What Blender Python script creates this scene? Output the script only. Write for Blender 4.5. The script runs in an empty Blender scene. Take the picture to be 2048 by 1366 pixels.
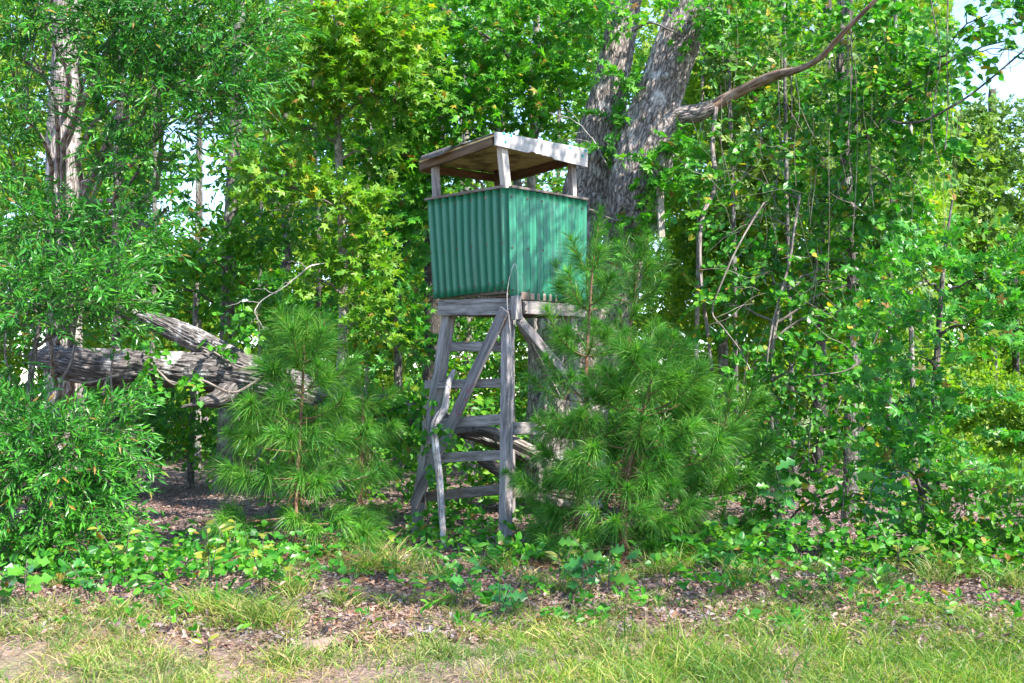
import bpy, bmesh, math, random
import numpy as np
from mathutils import Vector, Matrix

random.seed(7)
rng = np.random.default_rng(7)
scene = bpy.context.scene
col = scene.collection
R = math.radians

# ------------------------------------------------------------------ camera
CAM_Z = 1.6
FPX = 2314.0                      # focal length in photo pixels (2048 wide)
PITCH = math.atan(117.0 / FPX)
cam_d = bpy.data.cameras.new("camera")
cam_d.sensor_width = 36.0
cam_d.lens = FPX / 2048.0 * 36.0
cam_d.clip_start = 0.1
cam_d.clip_end = 2000.0
cam = bpy.data.objects.new("camera", cam_d)
cam.location = (0, 0, CAM_Z)
cam.rotation_euler = (math.pi / 2 + PITCH, 0, 0)
col.objects.link(cam)
scene.camera = cam

# ------------------------------------------------------------------ world, sun, exposure
SUN = Vector((0.56, -0.45, 0.80)).normalized()       # towards the sun
elev = math.asin(SUN.z)
world = bpy.data.worlds.new("World")
scene.world = world
world.use_nodes = True
wn = world.node_tree.nodes
wl = world.node_tree.links
wn.clear()
sky = wn.new("ShaderNodeTexSky")
sky.sky_type = 'NISHITA'
sky.sun_disc = False
sky.sun_elevation = elev
sky.sun_rotation = math.atan2(SUN.x, SUN.y)
sky.air_density = 1.0
sky.dust_density = 0.3
sky.ozone_density = 2.5
bg = wn.new("ShaderNodeBackground")
bg.inputs["Strength"].default_value = 0.15
out = wn.new("ShaderNodeOutputWorld")
wl.new(sky.outputs[0], bg.inputs["Color"])
wl.new(bg.outputs[0], out.inputs["Surface"])

sun_d = bpy.data.lights.new("sun", 'SUN')
sun_d.energy = 4.3
sun_d.angle = R(0.5)
sun_d.color = (1.0, 0.95, 0.86)
sun_o = bpy.data.objects.new("sun", sun_d)
sun_o.rotation_euler = SUN.to_track_quat('Z', 'Y').to_euler()
sun_o.location = SUN * 60
col.objects.link(sun_o)

scene.view_settings.view_transform = 'Standard'
scene.view_settings.look = 'None'
scene.view_settings.exposure = 1.9
scene.view_settings.gamma = 1.0
scene.view_settings.use_curve_mapping = False
cy = scene.cycles
cy.max_bounces = 9
cy.diffuse_bounces = 6
cy.glossy_bounces = 2
cy.transmission_bounces = 6
cy.transparent_max_bounces = 4
cy.caustics_reflective = False
cy.caustics_refractive = False
cy.use_denoising = True
cy.sample_clamp_indirect = 6.0


# ------------------------------------------------------------------ basic helpers
def at(px, py, Y):
    """world point that lies at photo pixel (px, py) at depth Y"""
    a = (683.0 - py) / FPX
    dy = math.cos(PITCH) - a * math.sin(PITCH)
    dz = math.sin(PITCH) + a * math.cos(PITCH)
    s = Y / dy
    return np.array([(px - 1024.0) / FPX * s, Y, CAM_Z + dz * s])


def ground_h(x, y):
    x = np.asarray(x, float); y = np.asarray(y, float)
    h = 0.035 * np.sin(x * 1.3 + 0.7) * np.cos(y * 0.9) + 0.025 * np.sin(x * 2.9 + y * 2.1) + 0.012 * np.sin(5.1 * x - 4.3 * y)
    h = h + 0.10 * np.exp(-((y - 10.2) / 1.0) ** 2) * (0.6 + 0.4 * np.sin(x * 0.8 + 1))
    return h


def tag(o, label=None, cat=None, group=None, kind=None):
    if label: o["label"] = label
    if cat: o["category"] = cat
    if group: o["group"] = group
    if kind: o["kind"] = kind
    return o


def thing(name, label, cat, loc, group=None):
    o = bpy.data.objects.new(name, None)
    o.empty_display_size = 0.2
    o.location = Vector([float(v) for v in loc])
    col.objects.link(o)
    return tag(o, label, cat, group)


class Acc:
    """collects polygons (world coordinates) for ONE mesh"""
    def __init__(self):
        self.v = []; self.loops = []; self.sizes = []; self.tc = []; self.mi = []; self.n = 0

    def add(self, V, F, tc=None, mi=0):
        V = np.asarray(V, np.float32).reshape(-1, 3)
        F = np.asarray(F, np.int32)
        self.v.append(V)
        self.loops.append((F + self.n).ravel())
        self.sizes.append(np.full(F.shape[0], F.shape[1], np.int32))
        self.mi.append(np.full(F.shape[0], mi, np.int32))
        self.tc.append(V if tc is None else np.asarray(tc, np.float32).reshape(-1, 3))
        self.n += len(V)

    def build(self, name, mats, parent=None, smooth=False, kind=None, label=None):
        if not isinstance(mats, (list, tuple)): mats = [mats]
        me = bpy.data.meshes.new(name)
        if self.n:
            V = np.concatenate(self.v); L = np.concatenate(self.loops); S = np.concatenate(self.sizes)
            T = np.concatenate(self.tc); M = np.concatenate(self.mi)
            if parent is not None:
                V = V - np.array(parent.location, np.float32)
            me.vertices.add(len(V)); me.vertices.foreach_set("co", V.ravel())
            me.loops.add(len(L)); me.loops.foreach_set("vertex_index", L)
            me.polygons.add(len(S))
            st = np.zeros(len(S), np.int32); st[1:] = np.cumsum(S)[:-1]
            me.polygons.foreach_set("loop_start", st)
            try: me.polygons.foreach_set("loop_total", S)
            except Exception: pass
            me.polygons.foreach_set("material_index", M)
            me.polygons.foreach_set("use_smooth", np.full(len(S), smooth, bool))
            a = me.attributes.new("tc", 'FLOAT_VECTOR', 'POINT')
            a.data.foreach_set("vector", T.ravel())
            me.update(calc_edges=True)
        for m in mats: me.materials.append(m)
        o = bpy.data.objects.new(name, me)
        col.objects.link(o)
        if parent is not None: o.parent = parent
        if kind: o["kind"] = kind
        if label: o["label"] = label
        return o


def unit(a):
    a = np.asarray(a, float)
    return a / np.maximum(np.linalg.norm(a, axis=-1, keepdims=True), 1e-9)


def smooth_path(pts, n):
    """Catmull-Rom through the points (any dimension)"""
    P = np.asarray(pts, float)
    if len(P) < 3:
        t = np.linspace(0, 1, n)[:, None]
        return P[0] * (1 - t) + P[-1] * t
    Q = np.vstack([2 * P[0] - P[1], P, 2 * P[-1] - P[-2]])
    u = np.linspace(0, len(P) - 1 - 1e-6, n)
    i = u.astype(int); f = (u - i)[:, None]
    a, b, c, d = Q[i], Q[i + 1], Q[i + 2], Q[i + 3]
    return 0.5 * ((2 * b) + (-a + c) * f + (2 * a - 5 * b + 4 * c - d) * f ** 2 + (-a + 3 * b - 3 * c + d) * f ** 3)


def tube(acc, path, radii, sides=8, disp=None, cap=True, mi=0):
    """tapered tube; disp(ang, s, r) gives a radius multiplier"""
    P = np.asarray(path, float); n = len(P)
    r = np.asarray(radii, float)
    if r.ndim == 0: r = np.full(n, float(r))
    T = unit(np.gradient(P, axis=0))
    ref = np.array([1.0, 0, 0]) if abs(T[:, 0]).mean() < 0.8 else np.array([0, 1.0, 0])
    U = np.zeros_like(P); u = ref
    for i in range(n):
        u = u - T[i] * np.dot(u, T[i]); u = u / max(np.linalg.norm(u), 1e-9); U[i] = u
    W = np.cross(T, U)
    ang = np.linspace(0, 2 * math.pi, sides, endpoint=False)
    s = np.concatenate([[0], np.cumsum(np.linalg.norm(np.diff(P, axis=0), axis=1))])
    A, Sg = np.meshgrid(ang, s)
    rr = np.repeat(r[:, None], sides, 1)
    if disp is not None: rr = rr * disp(A, Sg, rr)
    V = P[:, None, :] + rr[..., None] * (np.cos(A)[..., None] * U[:, None, :] + np.sin(A)[..., None] * W[:, None, :])
    rm = r.mean()
    tc = np.stack([np.cos(A) * rm, np.sin(A) * rm, Sg], -1)
    i = np.arange(n - 1)[:, None] * sides; j = np.arange(sides)[None, :]; j2 = (j + 1) % sides
    F = np.stack([i + j, i + j2, i + sides + j2, i + sides + j], -1).reshape(-1, 4)
    acc.add(V, F, tc, mi)
    if cap:
        b = (n - 1) * sides
        c = np.vstack([V[-1], P[-1][None] + T[-1] * r[-1] * 0.3])
        Fc = np.stack([np.arange(sides), (np.arange(sides) + 1) % sides, np.full(sides, sides)], -1)
        acc.add(c, Fc, np.vstack([tc[-1], tc[-1].mean(0, keepdims=True)]), mi)
        c = np.vstack([V[0], P[0][None] - T[0] * r[0] * 0.3])
        acc.add(c, Fc[:, ::-1], np.vstack([tc[0], tc[0].mean(0, keepdims=True)]), mi)


def bark_disp(seed, amp, ridges, freq=3.0):
    ph = np.random.default_rng(seed).uniform(0, 6.28, 12)
    def f(A, S, r):
        w = A * ridges + 0.9 * np.sin(S * freq + ph[0] + 2 * np.sin(A * 2 + ph[1])) + 0.6 * np.sin(S * freq * 2.7 + A * 5 + ph[2])
        k = 1 - np.abs(np.sin(w * 0.5)) ** 0.6
        k2 = np.sin(S * freq * 4.3 + A * ridges * 0.7 + ph[3]) * 0.5 + 0.5
        lump = 0.04 * np.sin(S * 1.7 + ph[4] + A) + 0.03 * np.sin(S * 3.1 + 2 * A + ph[5])
        return 1 + amp * (-k * (0.6 + 0.4 * k2)) + lump
    return f


def plate_disp(seed, amp, na=44, ls=.16):
    g = np.random.default_rng(seed)
    def layer(n_):
        return g.uniform(0, 1, (n_, 256))
    R1, R2 = layer(na), layer(int(na * 2.3))
    ph = g.uniform(0, 6.28, 4)
    def val(Rg, u, v):
        n_ = Rg.shape[0]
        iu = np.floor(u).astype(int); iv = np.floor(v).astype(int); fu = u - iu; fv = v - iv
        fu = fu * fu * (3 - 2 * fu); fv = fv * fv * (3 - 2 * fv)
        a_, b_ = Rg[iu % n_, iv % 256], Rg[(iu + 1) % n_, iv % 256]
        c_, d_ = Rg[iu % n_, (iv + 1) % 256], Rg[(iu + 1) % n_, (iv + 1) % 256]
        return (a_ * (1 - fu) + b_ * fu) * (1 - fv) + (c_ * (1 - fu) + d_ * fu) * fv
    def f(A, S, r):
        w = .7 * np.sin(S * 2.1 + ph[0]) + .4 * np.sin(S * 5.3 + ph[1])
        u = A / (2 * math.pi)
        v1 = val(R1, u * na + w, S / ls + 40); v2 = val(R2, u * int(na * 2.3) + w * 2, S / ls * 2.1 + 40)
        crack = 1 - np.abs(2 * v1 - 1)
        lump = 0.05 * np.sin(S * 1.7 + ph[2] + A) + 0.04 * np.sin(S * 3.1 + 2 * A + ph[3])
        return 1 - amp * crack ** 2 + amp * .6 * (v2 - .5) + lump
    return f


# ------------------------------------------------------------------ materials
def new_mat(name):
    m = bpy.data.materials.new(name)
    m.use_nodes = True
    n = m.node_tree.nodes; l = m.node_tree.links
    n.clear()
    o = n.new("ShaderNodeOutputMaterial")
    return m, n, l, o


def ramp(n, stops, interp='LINEAR'):
    r = n.new("ShaderNodeValToRGB")
    e = r.color_ramp.elements
    r.color_ramp.interpolation = interp
    while len(e) > 1: e.remove(e[-1])
    e[0].position = stops[0][0]; e[0].color = (*stops[0][1], 1)
    for p, c in stops[1:]:
        x = e.new(p); x.color = (*c, 1)
    return r


def mixc(n, l, a, b, fac, mode='MIX'):
    m = n.new("ShaderNodeMix"); m.data_type = 'RGBA'; m.blend_type = mode
    for sock, val in ((m.inputs[0], fac), (m.inputs[6], a), (m.inputs[7], b)):
        if hasattr(val, "links"): l.new(val, sock)
        elif isinstance(val, (int, float)): sock.default_value = val
        else: sock.default_value = (*val, 1)
    return m.outputs[2]


def leaf_mat(name, cols, trans=0.35, rough=0.42, tcol=(1.2, 1.4, 0.5), spec=0.35, clump=0.8, dead=False):
    """leaf colour: one random tone per leaf, slow drift from clump to clump, light through the blade"""
    m, n, l, o = new_mat(name)
    g = n.new("ShaderNodeNewGeometry")
    k = len(cols)
    st = [(.98 * i / max(k - 1, 1), c) for i, c in enumerate(cols)]
    if dead: st += [(.986, (0.20, 0.10, 0.03)), (1.0, (0.28, 0.2, 0.05))]
    r = ramp(n, st)
    l.new(g.outputs["Random Per Island"], r.inputs[0])
    tcn = n.new("ShaderNodeTexCoord")
    ns = n.new("ShaderNodeTexNoise"); ns.inputs["Scale"].default_value = clump; ns.inputs["Detail"].default_value = 2
    l.new(tcn.outputs["Object"], ns.inputs["Vector"])
    rr = ramp(n, [(0.35, (0.78, 0.86, 0.9)), (0.65, (1.25, 1.15, 0.95))])
    l.new(ns.outputs["Fac"], rr.inputs[0])
    c = mixc(n, l, r.outputs[0], rr.outputs[0], 1.0, 'MULTIPLY')
    p = n.new("ShaderNodeBsdfPrincipled")
    p.inputs["Roughness"].default_value = rough
    p.inputs["Specular IOR Level"].default_value = spec
    l.new(c, p.inputs["Base Color"])
    t = n.new("ShaderNodeBsdfTranslucent")
    c2 = mixc(n, l, c, tcol, 1.0, 'MULTIPLY')
    l.new(c2, t.inputs["Color"])
    mx = n.new("ShaderNodeMixShader"); mx.inputs[0].default_value = trans
    l.new(p.outputs[0], mx.inputs[1]); l.new(t.outputs[0], mx.inputs[2])
    l.new(mx.outputs[0], o.inputs["Surface"])
    return m


def bark_mat(name, dark, light, lichen=None, scale=14.0, stretch=0.16, bump=0.5, lich_amt=0.55):
    m, n, l, o = new_mat(name)
    a = n.new("ShaderNodeAttribute"); a.attribute_name = "tc"
    mp = n.new("ShaderNodeMapping"); mp.inputs["Scale"].default_value = (1, 1, stretch)
    l.new(a.outputs["Vector"], mp.inputs["Vector"])
    ns = n.new("ShaderNodeTexNoise"); ns.inputs["Scale"].default_value = scale * 0.6; ns.inputs["Detail"].default_value = 3
    l.new(mp.outputs[0], ns.inputs["Vector"])
    wv = mixc(n, l, mp.outputs[0], ns.outputs["Color"], 0.06)
    v = n.new("ShaderNodeTexVoronoi"); v.feature = 'DISTANCE_TO_EDGE'; v.inputs["Scale"].default_value = scale
    l.new(wv, v.inputs["Vector"])
    n2 = n.new("ShaderNodeTexNoise"); n2.inputs["Scale"].default_value = scale * 3.5; n2.inputs["Detail"].default_value = 6
    l.new(mp.outputs[0], n2.inputs["Vector"])
    r = ramp(n, [(0.0, dark), (0.12, tuple(0.5 * (x + y) for x, y in zip(dark, light))), (0.45, light)])
    l.new(v.outputs["Distance"], r.inputs[0])
    r2 = ramp(n, [(0.3, (0.62, 0.6, 0.6)), (0.7, (1.3, 1.3, 1.3))])
    l.new(n2.outputs["Fac"], r2.inputs[0])
    c = mixc(n, l, r.outputs[0], r2.outputs[0], 1.0, 'MULTIPLY')
    if lichen:
        n3 = n.new("ShaderNodeTexNoise"); n3.inputs["Scale"].default_value = 3.2; n3.inputs["Detail"].default_value = 5
        n3.inputs["Roughness"].default_value = 0.65
        l.new(a.outputs["Vector"], n3.inputs["Vector"])
        r3 = ramp(n, [(lich_amt - 0.06, (0, 0, 0)), (lich_amt + 0.07, (1, 1, 1))])
        l.new(n3.outputs["Fac"], r3.inputs[0])
        c = mixc(n, l, c, lichen, r3.outputs[0])
    p = n.new("ShaderNodeBsdfPrincipled")
    p.inputs["Roughness"].default_value = 0.9
    l.new(c, p.inputs["Base Color"])
    ad = n.new("ShaderNodeMath"); ad.operation = 'MULTIPLY_ADD'
    ad.inputs[1].default_value = 1.6
    l.new(v.outputs["Distance"], ad.inputs[0]); l.new(n2.outputs["Fac"], ad.inputs[2])
    b = n.new("ShaderNodeBump"); b.inputs["Strength"].default_value = bump; b.inputs["Distance"].default_value = 0.03
    l.new(ad.outputs[0], b.inputs["Height"])
    l.new(b.outputs[0], p.inputs["Normal"])
    l.new(p.outputs[0], o.inputs["Surface"])
    return m


def wood_mat(name, stops, stain=None, grain=26.0, bump=0.5, knots=True, spots=None):
    """weathered board, grain along local X"""
    m, n, l, o = new_mat(name)
    t = n.new("ShaderNodeTexCoord")
    oi = n.new("ShaderNodeObjectInfo")
    ad = n.new("ShaderNodeVectorMath"); ad.operation = 'ADD'
    sc = n.new("ShaderNodeVectorMath"); sc.operation = 'SCALE'; sc.inputs[3].default_value = 13.0
    l.new(oi.outputs["Random"], sc.inputs[0])
    l.new(t.outputs["Object"], ad.inputs[0]); l.new(sc.outputs[0], ad.inputs[1])
    n0 = n.new("ShaderNodeTexNoise"); n0.inputs["Scale"].default_value = 1.6; n0.inputs["Detail"].default_value = 2
    l.new(ad.outputs[0], n0.inputs["Vector"])
    vec = ad.outputs[0]
    if knots:
        vec = mixc(n, l, ad.outputs[0], n0.outputs["Color"], 0.10)
    mp = n.new("ShaderNodeMapping"); mp.inputs["Scale"].default_value = (0.09, 1, 1)
    l.new(vec, mp.inputs["Vector"])
    n1 = n.new("ShaderNodeTexNoise"); n1.inputs["Scale"].default_value = grain; n1.inputs["Detail"].default_value = 8
    n1.inputs["Roughness"].default_value = 0.7
    l.new(mp.outputs[0], n1.inputs["Vector"])
    r = ramp(n, stops)
    l.new(n1.outputs["Fac"], r.inputs[0])
    c = r.outputs[0]
    n2 = n.new("ShaderNodeTexNoise"); n2.inputs["Scale"].default_value = 4.0; n2.inputs["Detail"].default_value = 6
    l.new(ad.outputs[0], n2.inputs["Vector"])
    if stain:
        rs = ramp(n, [(0.48, (0, 0, 0)), (0.66, (0.85, 0.85, 0.85))])
        l.new(n2.outputs["Fac"], rs.inputs[0])
        c = mixc(n, l, c, stain, rs.outputs[0])
    if spots:
        n3 = n.new("ShaderNodeTexNoise"); n3.inputs["Scale"].default_value = 75.0; n3.inputs["Detail"].default_value = 3
        l.new(ad.outputs[0], n3.inputs["Vector"])
        rs = ramp(n, [(0.56, (0, 0, 0)), (0.64, (0.8, 0.8, 0.8))])
        l.new(n3.outputs["Fac"], rs.inputs[0])
        c = mixc(n, l, c, spots, rs.outputs[0])
    rv = ramp(n, [(0.0, (0.74, 0.72, 0.7)), (0.5, (1.0, 1.0, 1.0)), (1.0, (1.2, 1.16, 1.1))]); l.new(oi.outputs["Random"], rv.inputs[0])
    c = mixc(n, l, c, rv.outputs[0], 1.0, 'MULTIPLY')
    p = n.new("ShaderNodeBsdfPrincipled"); p.inputs["Roughness"].default_value = 0.85
    l.new(c, p.inputs["Base Color"])
    b = n.new("ShaderNodeBump"); b.inputs["Strength"].default_value = bump; b.inputs["Distance"].default_value = 0.008
    l.new(n1.outputs["Fac"], b.inputs["Height"]); l.new(b.outputs[0], p.inputs["Normal"])
    l.new(p.outputs[0], o.inputs["Surface"])
    return m


def plain_mat(name, colr, rough=0.6, metal=0.0):
    m, n, l, o = new_mat(name)
    p = n.new("ShaderNodeBsdfPrincipled")
    t = n.new("ShaderNodeTexCoord")
    ns = n.new("ShaderNodeTexNoise"); ns.inputs["Scale"].default_value = 30; ns.inputs["Detail"].default_value = 4
    l.new(t.outputs["Object"], ns.inputs["Vector"])
    r = ramp(n, [(0.3, tuple(x * 0.75 for x in colr)), (0.7, tuple(min(1, x * 1.2) for x in colr))])
    l.new(ns.outputs["Fac"], r.inputs[0]); l.new(r.outputs[0], p.inputs["Base Color"])
    p.inputs["Roughness"].default_value = rough; p.inputs["Metallic"].default_value = metal
    l.new(p.outputs[0], o.inputs["Surface"])
    return m


M = {}
M["oak_narrow"] = leaf_mat("narrow_leaf", [(0.019, 0.109, 0.017), (0.031, 0.16, 0.019), (0.048, 0.218, 0.024), (0.079, 0.257, 0.024)], 0.28, 0.33, dead=True)
M["star"] = leaf_mat("star_leaf", [(0.037, 0.182, 0.017), (0.06, 0.255, 0.018), (0.092, 0.315, 0.021), (0.147, 0.36, 0.026)], 0.42, 0.42, dead=True)
M["star_bright"] = leaf_mat("bright_star_leaf", [(0.064, 0.206, 0.02), (0.101, 0.258, 0.022), (0.147, 0.309, 0.025), (0.212, 0.35, 0.03)], 0.45, 0.42, dead=True)
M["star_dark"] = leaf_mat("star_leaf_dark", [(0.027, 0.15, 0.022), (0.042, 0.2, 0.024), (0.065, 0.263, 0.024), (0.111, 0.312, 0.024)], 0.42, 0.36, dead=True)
M["round"] = leaf_mat("round_leaf", [(0.023, 0.133, 0.016), (0.037, 0.193, 0.016), (0.065, 0.252, 0.019), (0.138, 0.325, 0.024)], 0.42, 0.38, dead=True)
M["oval"] = leaf_mat("oval_leaf", [(0.028, 0.131, 0.015), (0.048, 0.191, 0.017), (0.076, 0.238, 0.018), (0.143, 0.31, 0.021)], 0.42, 0.4, dead=True)
M["far"] = leaf_mat("far_leaf", [(0.061, 0.168, 0.02), (0.111, 0.242, 0.023), (0.192, 0.315, 0.027), (0.283, 0.357, 0.036)], 0.5, 0.5, clump=0.3)
M["far_pale"] = leaf_mat("far_pale_leaf", [(0.07, 0.15, 0.05), (0.11, 0.2, 0.06), (0.16, 0.26, 0.06), (0.22, 0.3, 0.07)], 0.4, 0.45, clump=0.3)
M["yellow"] = leaf_mat("yellow_leaf", [(0.18, 0.26, 0.02), (0.3, 0.3, 0.02), (0.38, 0.28, 0.03)], 0.45, 0.5)
M["needle"] = leaf_mat("pine_needle", [(0.035, 0.165, 0.026), (0.065, 0.235, 0.034), (0.11, 0.30, 0.045), (0.2, 0.35, 0.065)], 0.45, 0.36, (1.15, 1.25, 0.6), 0.3, 1.5)
M["needle_new"] = leaf_mat("new_needle", [(0.064, 0.281, 0.032), (0.104, 0.34, 0.032), (0.16, 0.34, 0.053)], 0.35, 0.35)
M["grass"] = leaf_mat("grass_blade", [(0.05, 0.14, 0.02), (0.10, 0.21, 0.025), (0.19, 0.28, 0.04), (0.3, 0.29, 0.09), (0.42, 0.33, 0.17)], 0.35, 0.5, clump=1.2)
M["grass_lush"] = leaf_mat("lush_grass_blade", [(0.04, 0.13, 0.02), (0.075, 0.19, 0.022), (0.13, 0.25, 0.03), (0.22, 0.29, 0.045), (0.34, 0.30, 0.11)], 0.45, 0.45, clump=1.2)
M["straw"] = leaf_mat("dry_grass_blade", [(0.20, 0.14, 0.075), (0.29, 0.205, 0.115), (0.36, 0.28, 0.175), (0.2, 0.17, 0.1), (0.16, 0.19, 0.05)], 0.2, 0.6, (1.1, 1.0, 0.8))
M["litter"] = leaf_mat("dead_leaf", [(0.08, 0.045, 0.04), (0.13, 0.08, 0.07), (0.20, 0.13, 0.115), (0.31, 0.225, 0.205), (0.19, 0.085, 0.05), (0.26, 0.205, 0.20), (0.1, 0.07, 0.07)], 0.12, 0.55, (1.1, 0.9, 0.7), 0.4, 2.0)
M["pine_straw"] = leaf_mat("brown_needle", [(0.12, 0.05, 0.025), (0.2, 0.085, 0.04), (0.3, 0.15, 0.08)], 0.1, 0.6, (1.1, 0.9, 0.7))
M["seedling"] = leaf_mat("seedling_leaf", [(0.046, 0.184, 0.026), (0.074, 0.238, 0.026), (0.12, 0.292, 0.03)], 0.35, 0.3, clump=3.0, dead=True)
M["seedling_dark"] = leaf_mat("dark_seedling_leaf", [(0.024, 0.124, 0.028), (0.036, 0.161, 0.032), (0.054, 0.199, 0.04)], 0.25, 0.3, clump=3.0)
M["seedling_gold"] = leaf_mat("golden_seedling_leaf", [(0.10, 0.22, 0.03), (0.15, 0.24, 0.03), (0.23, 0.23, 0.04), (0.24, 0.13, 0.05)], 0.35, 0.35, clump=3.0)
M["red_leaf"] = leaf_mat("red_leaf", [(0.26, 0.03, 0.02), (0.3, 0.09, 0.03), (0.14, 0.14, 0.03)], 0.35, 0.4)

M["oak_bark"] = bark_mat("oak_bark", (0.04, 0.03, 0.027), (0.39, 0.335, 0.305), (0.55, 0.52, 0.50), 21.0, 0.3, 0.9, 0.62)
M["rotten_wood"] = bark_mat("rotten_wood", (0.05, 0.04, 0.033), (0.30, 0.255, 0.225), (0.42, 0.38, 0.35), 18.0, 0.07, 0.9, 0.58)
M["sunny_bark"] = bark_mat("furrowed_pale_bark", (0.06, 0.045, 0.04), (0.46, 0.40, 0.36), (0.6, 0.57, 0.54), 24.0, 0.16, 0.9, 0.62)
M["log_bark"] = bark_mat("log_bark", (0.03, 0.025, 0.023), (0.25, 0.22, 0.21), (0.5, 0.49, 0.485), 30.0, 0.14, 0.9, 0.60)
M["tree_bark"] = bark_mat("tree_bark", (0.045, 0.04, 0.035), (0.20, 0.175, 0.15), (0.33, 0.36, 0.31), 26.0, 0.25, 0.7, 0.60)
M["pale_bark"] = bark_mat("pale_bark", (0.12, 0.10, 0.085), (0.34, 0.30, 0.26), (0.45, 0.45, 0.42), 30.0, 0.3, 0.5, 0.58)
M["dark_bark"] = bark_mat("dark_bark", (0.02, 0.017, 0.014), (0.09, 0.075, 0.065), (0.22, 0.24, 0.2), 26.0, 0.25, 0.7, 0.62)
M["dead_wood"] = bark_mat("dead_wood", (0.09, 0.05, 0.035), (0.30, 0.18, 0.125), (0.31, 0.22, 0.17), 16.0, 0.08, 0.7, 0.54)
M["grey_wood"] = bark_mat("grey_wood", (0.2, 0.18, 0.17), (0.46, 0.42, 0.42), (0.6, 0.58, 0.58), 30.0, 0.12, 0.4, 0.55)
M["pine_bark"] = bark_mat("pine_bark", (0.10, 0.05, 0.03), (0.27, 0.15, 0.085), None, 40.0, 0.4, 0.4)
M["vine_bark"] = bark_mat("vine_bark", (0.09, 0.07, 0.06), (0.30, 0.255, 0.225), None, 30.0, 0.1, 0.4)
M["twig_bark"] = bark_mat("twig_bark", (0.06, 0.045, 0.035), (0.2, 0.16, 0.13), None, 40.0, 0.3, 0.2)


# ------------------------------------------------------------------ leaf blades
def tmpl_narrow():
    return (np.array([[0, 0, 0], [-.105, .45, .045], [0, .5, 0], [.105, .45, .045], [0, 1, -.08]]),
            np.array([[0, 2, 4, 1], [0, 3, 4, 2]]))

def tmpl_oval():
    return (np.array([[0, 0, 0], [-.24, .3, .05], [-.22, .68, .03], [0, 1, -.08], [.22, .68, .03], [.24, .3, .05]]),
            np.array([[0, 3, 2, 1], [0, 5, 4, 3]]))

def tmpl_round():
    return (np.array([[0, 0.05, 0], [-.28, -.08, .05], [-.5, .28, .07], [-.3, .7, .02], [0, 1, -.1],
                      [.3, .7, .02], [.5, .28, .07], [.28, -.08, .05]]),
            np.array([[0, 4, 3, 2, 1], [0, 7, 6, 5, 4]]))

def tmpl_star():
    c = np.array([0, 0.34, 0.03])
    V = [c]
    angs = [-128, -63, 0, 63, 128]; tipr = [.42, .6, .68, .6, .42]
    notch = [-180, -95, -31, 31, 95, 180]; nr = [.3, .25, .24, .24, .25, .3]
    for a, r in zip(angs, tipr): V.append(c + np.array([math.sin(R(a)) * r, math.cos(R(a)) * r, -0.09]))
    for a, r in zip(notch, nr): V.append(c + np.array([math.sin(R(a)) * r, math.cos(R(a)) * r, 0.0]))
    F = [[0, 6 + k, 1 + k, 7 + k] for k in range(5)]
    return np.array(V), np.array(F)

def tmpl_clump():
    # far-off twig end: three small blades at angles to each other
    V = []; F = []
    for k, (a, tl) in enumerate(((-0.7, .25), (0.05, -.2), (0.8, .3))):
        d = np.array([math.sin(a), math.cos(a), tl * 0.6]); x = np.array([math.cos(a), -math.sin(a), tl])
        b = 4 * k
        V += [d * 0.02, d * .45 + x * .2, d * 0.95, d * .5 - x * .2]
        F.append([b, b + 1, b + 2, b + 3])
    return np.array(V), np.array(F)

TM = {"narrow": tmpl_narrow(), "oval": tmpl_oval(), "round": tmpl_round(), "star": tmpl_star(), "clump": tmpl_clump()}


def place_leaves(acc, kind, P, D, N, S, mi=0):
    tv, tf = TM[kind] if isinstance(kind, str) else kind
    P = np.asarray(P, float); n = len(P)
    if n == 0: return
    D = unit(D); X = unit(np.cross(D, N)); N2 = np.cross(X, D)
    S = np.broadcast_to(np.asarray(S, float), (n,))[:, None, None]
    V = P[:, None, :] + S * (tv[None, :, 0:1] * X[:, None, :] + tv[None, :, 1:2] * D[:, None, :] + tv[None, :, 2:3] * N2[:, None, :])
    F = tf[None] + (np.arange(n) * len(tv))[:, None, None]
    acc.add(V.reshape(-1, 3), F.reshape(-1, tf.shape[1]), mi=mi)


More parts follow.
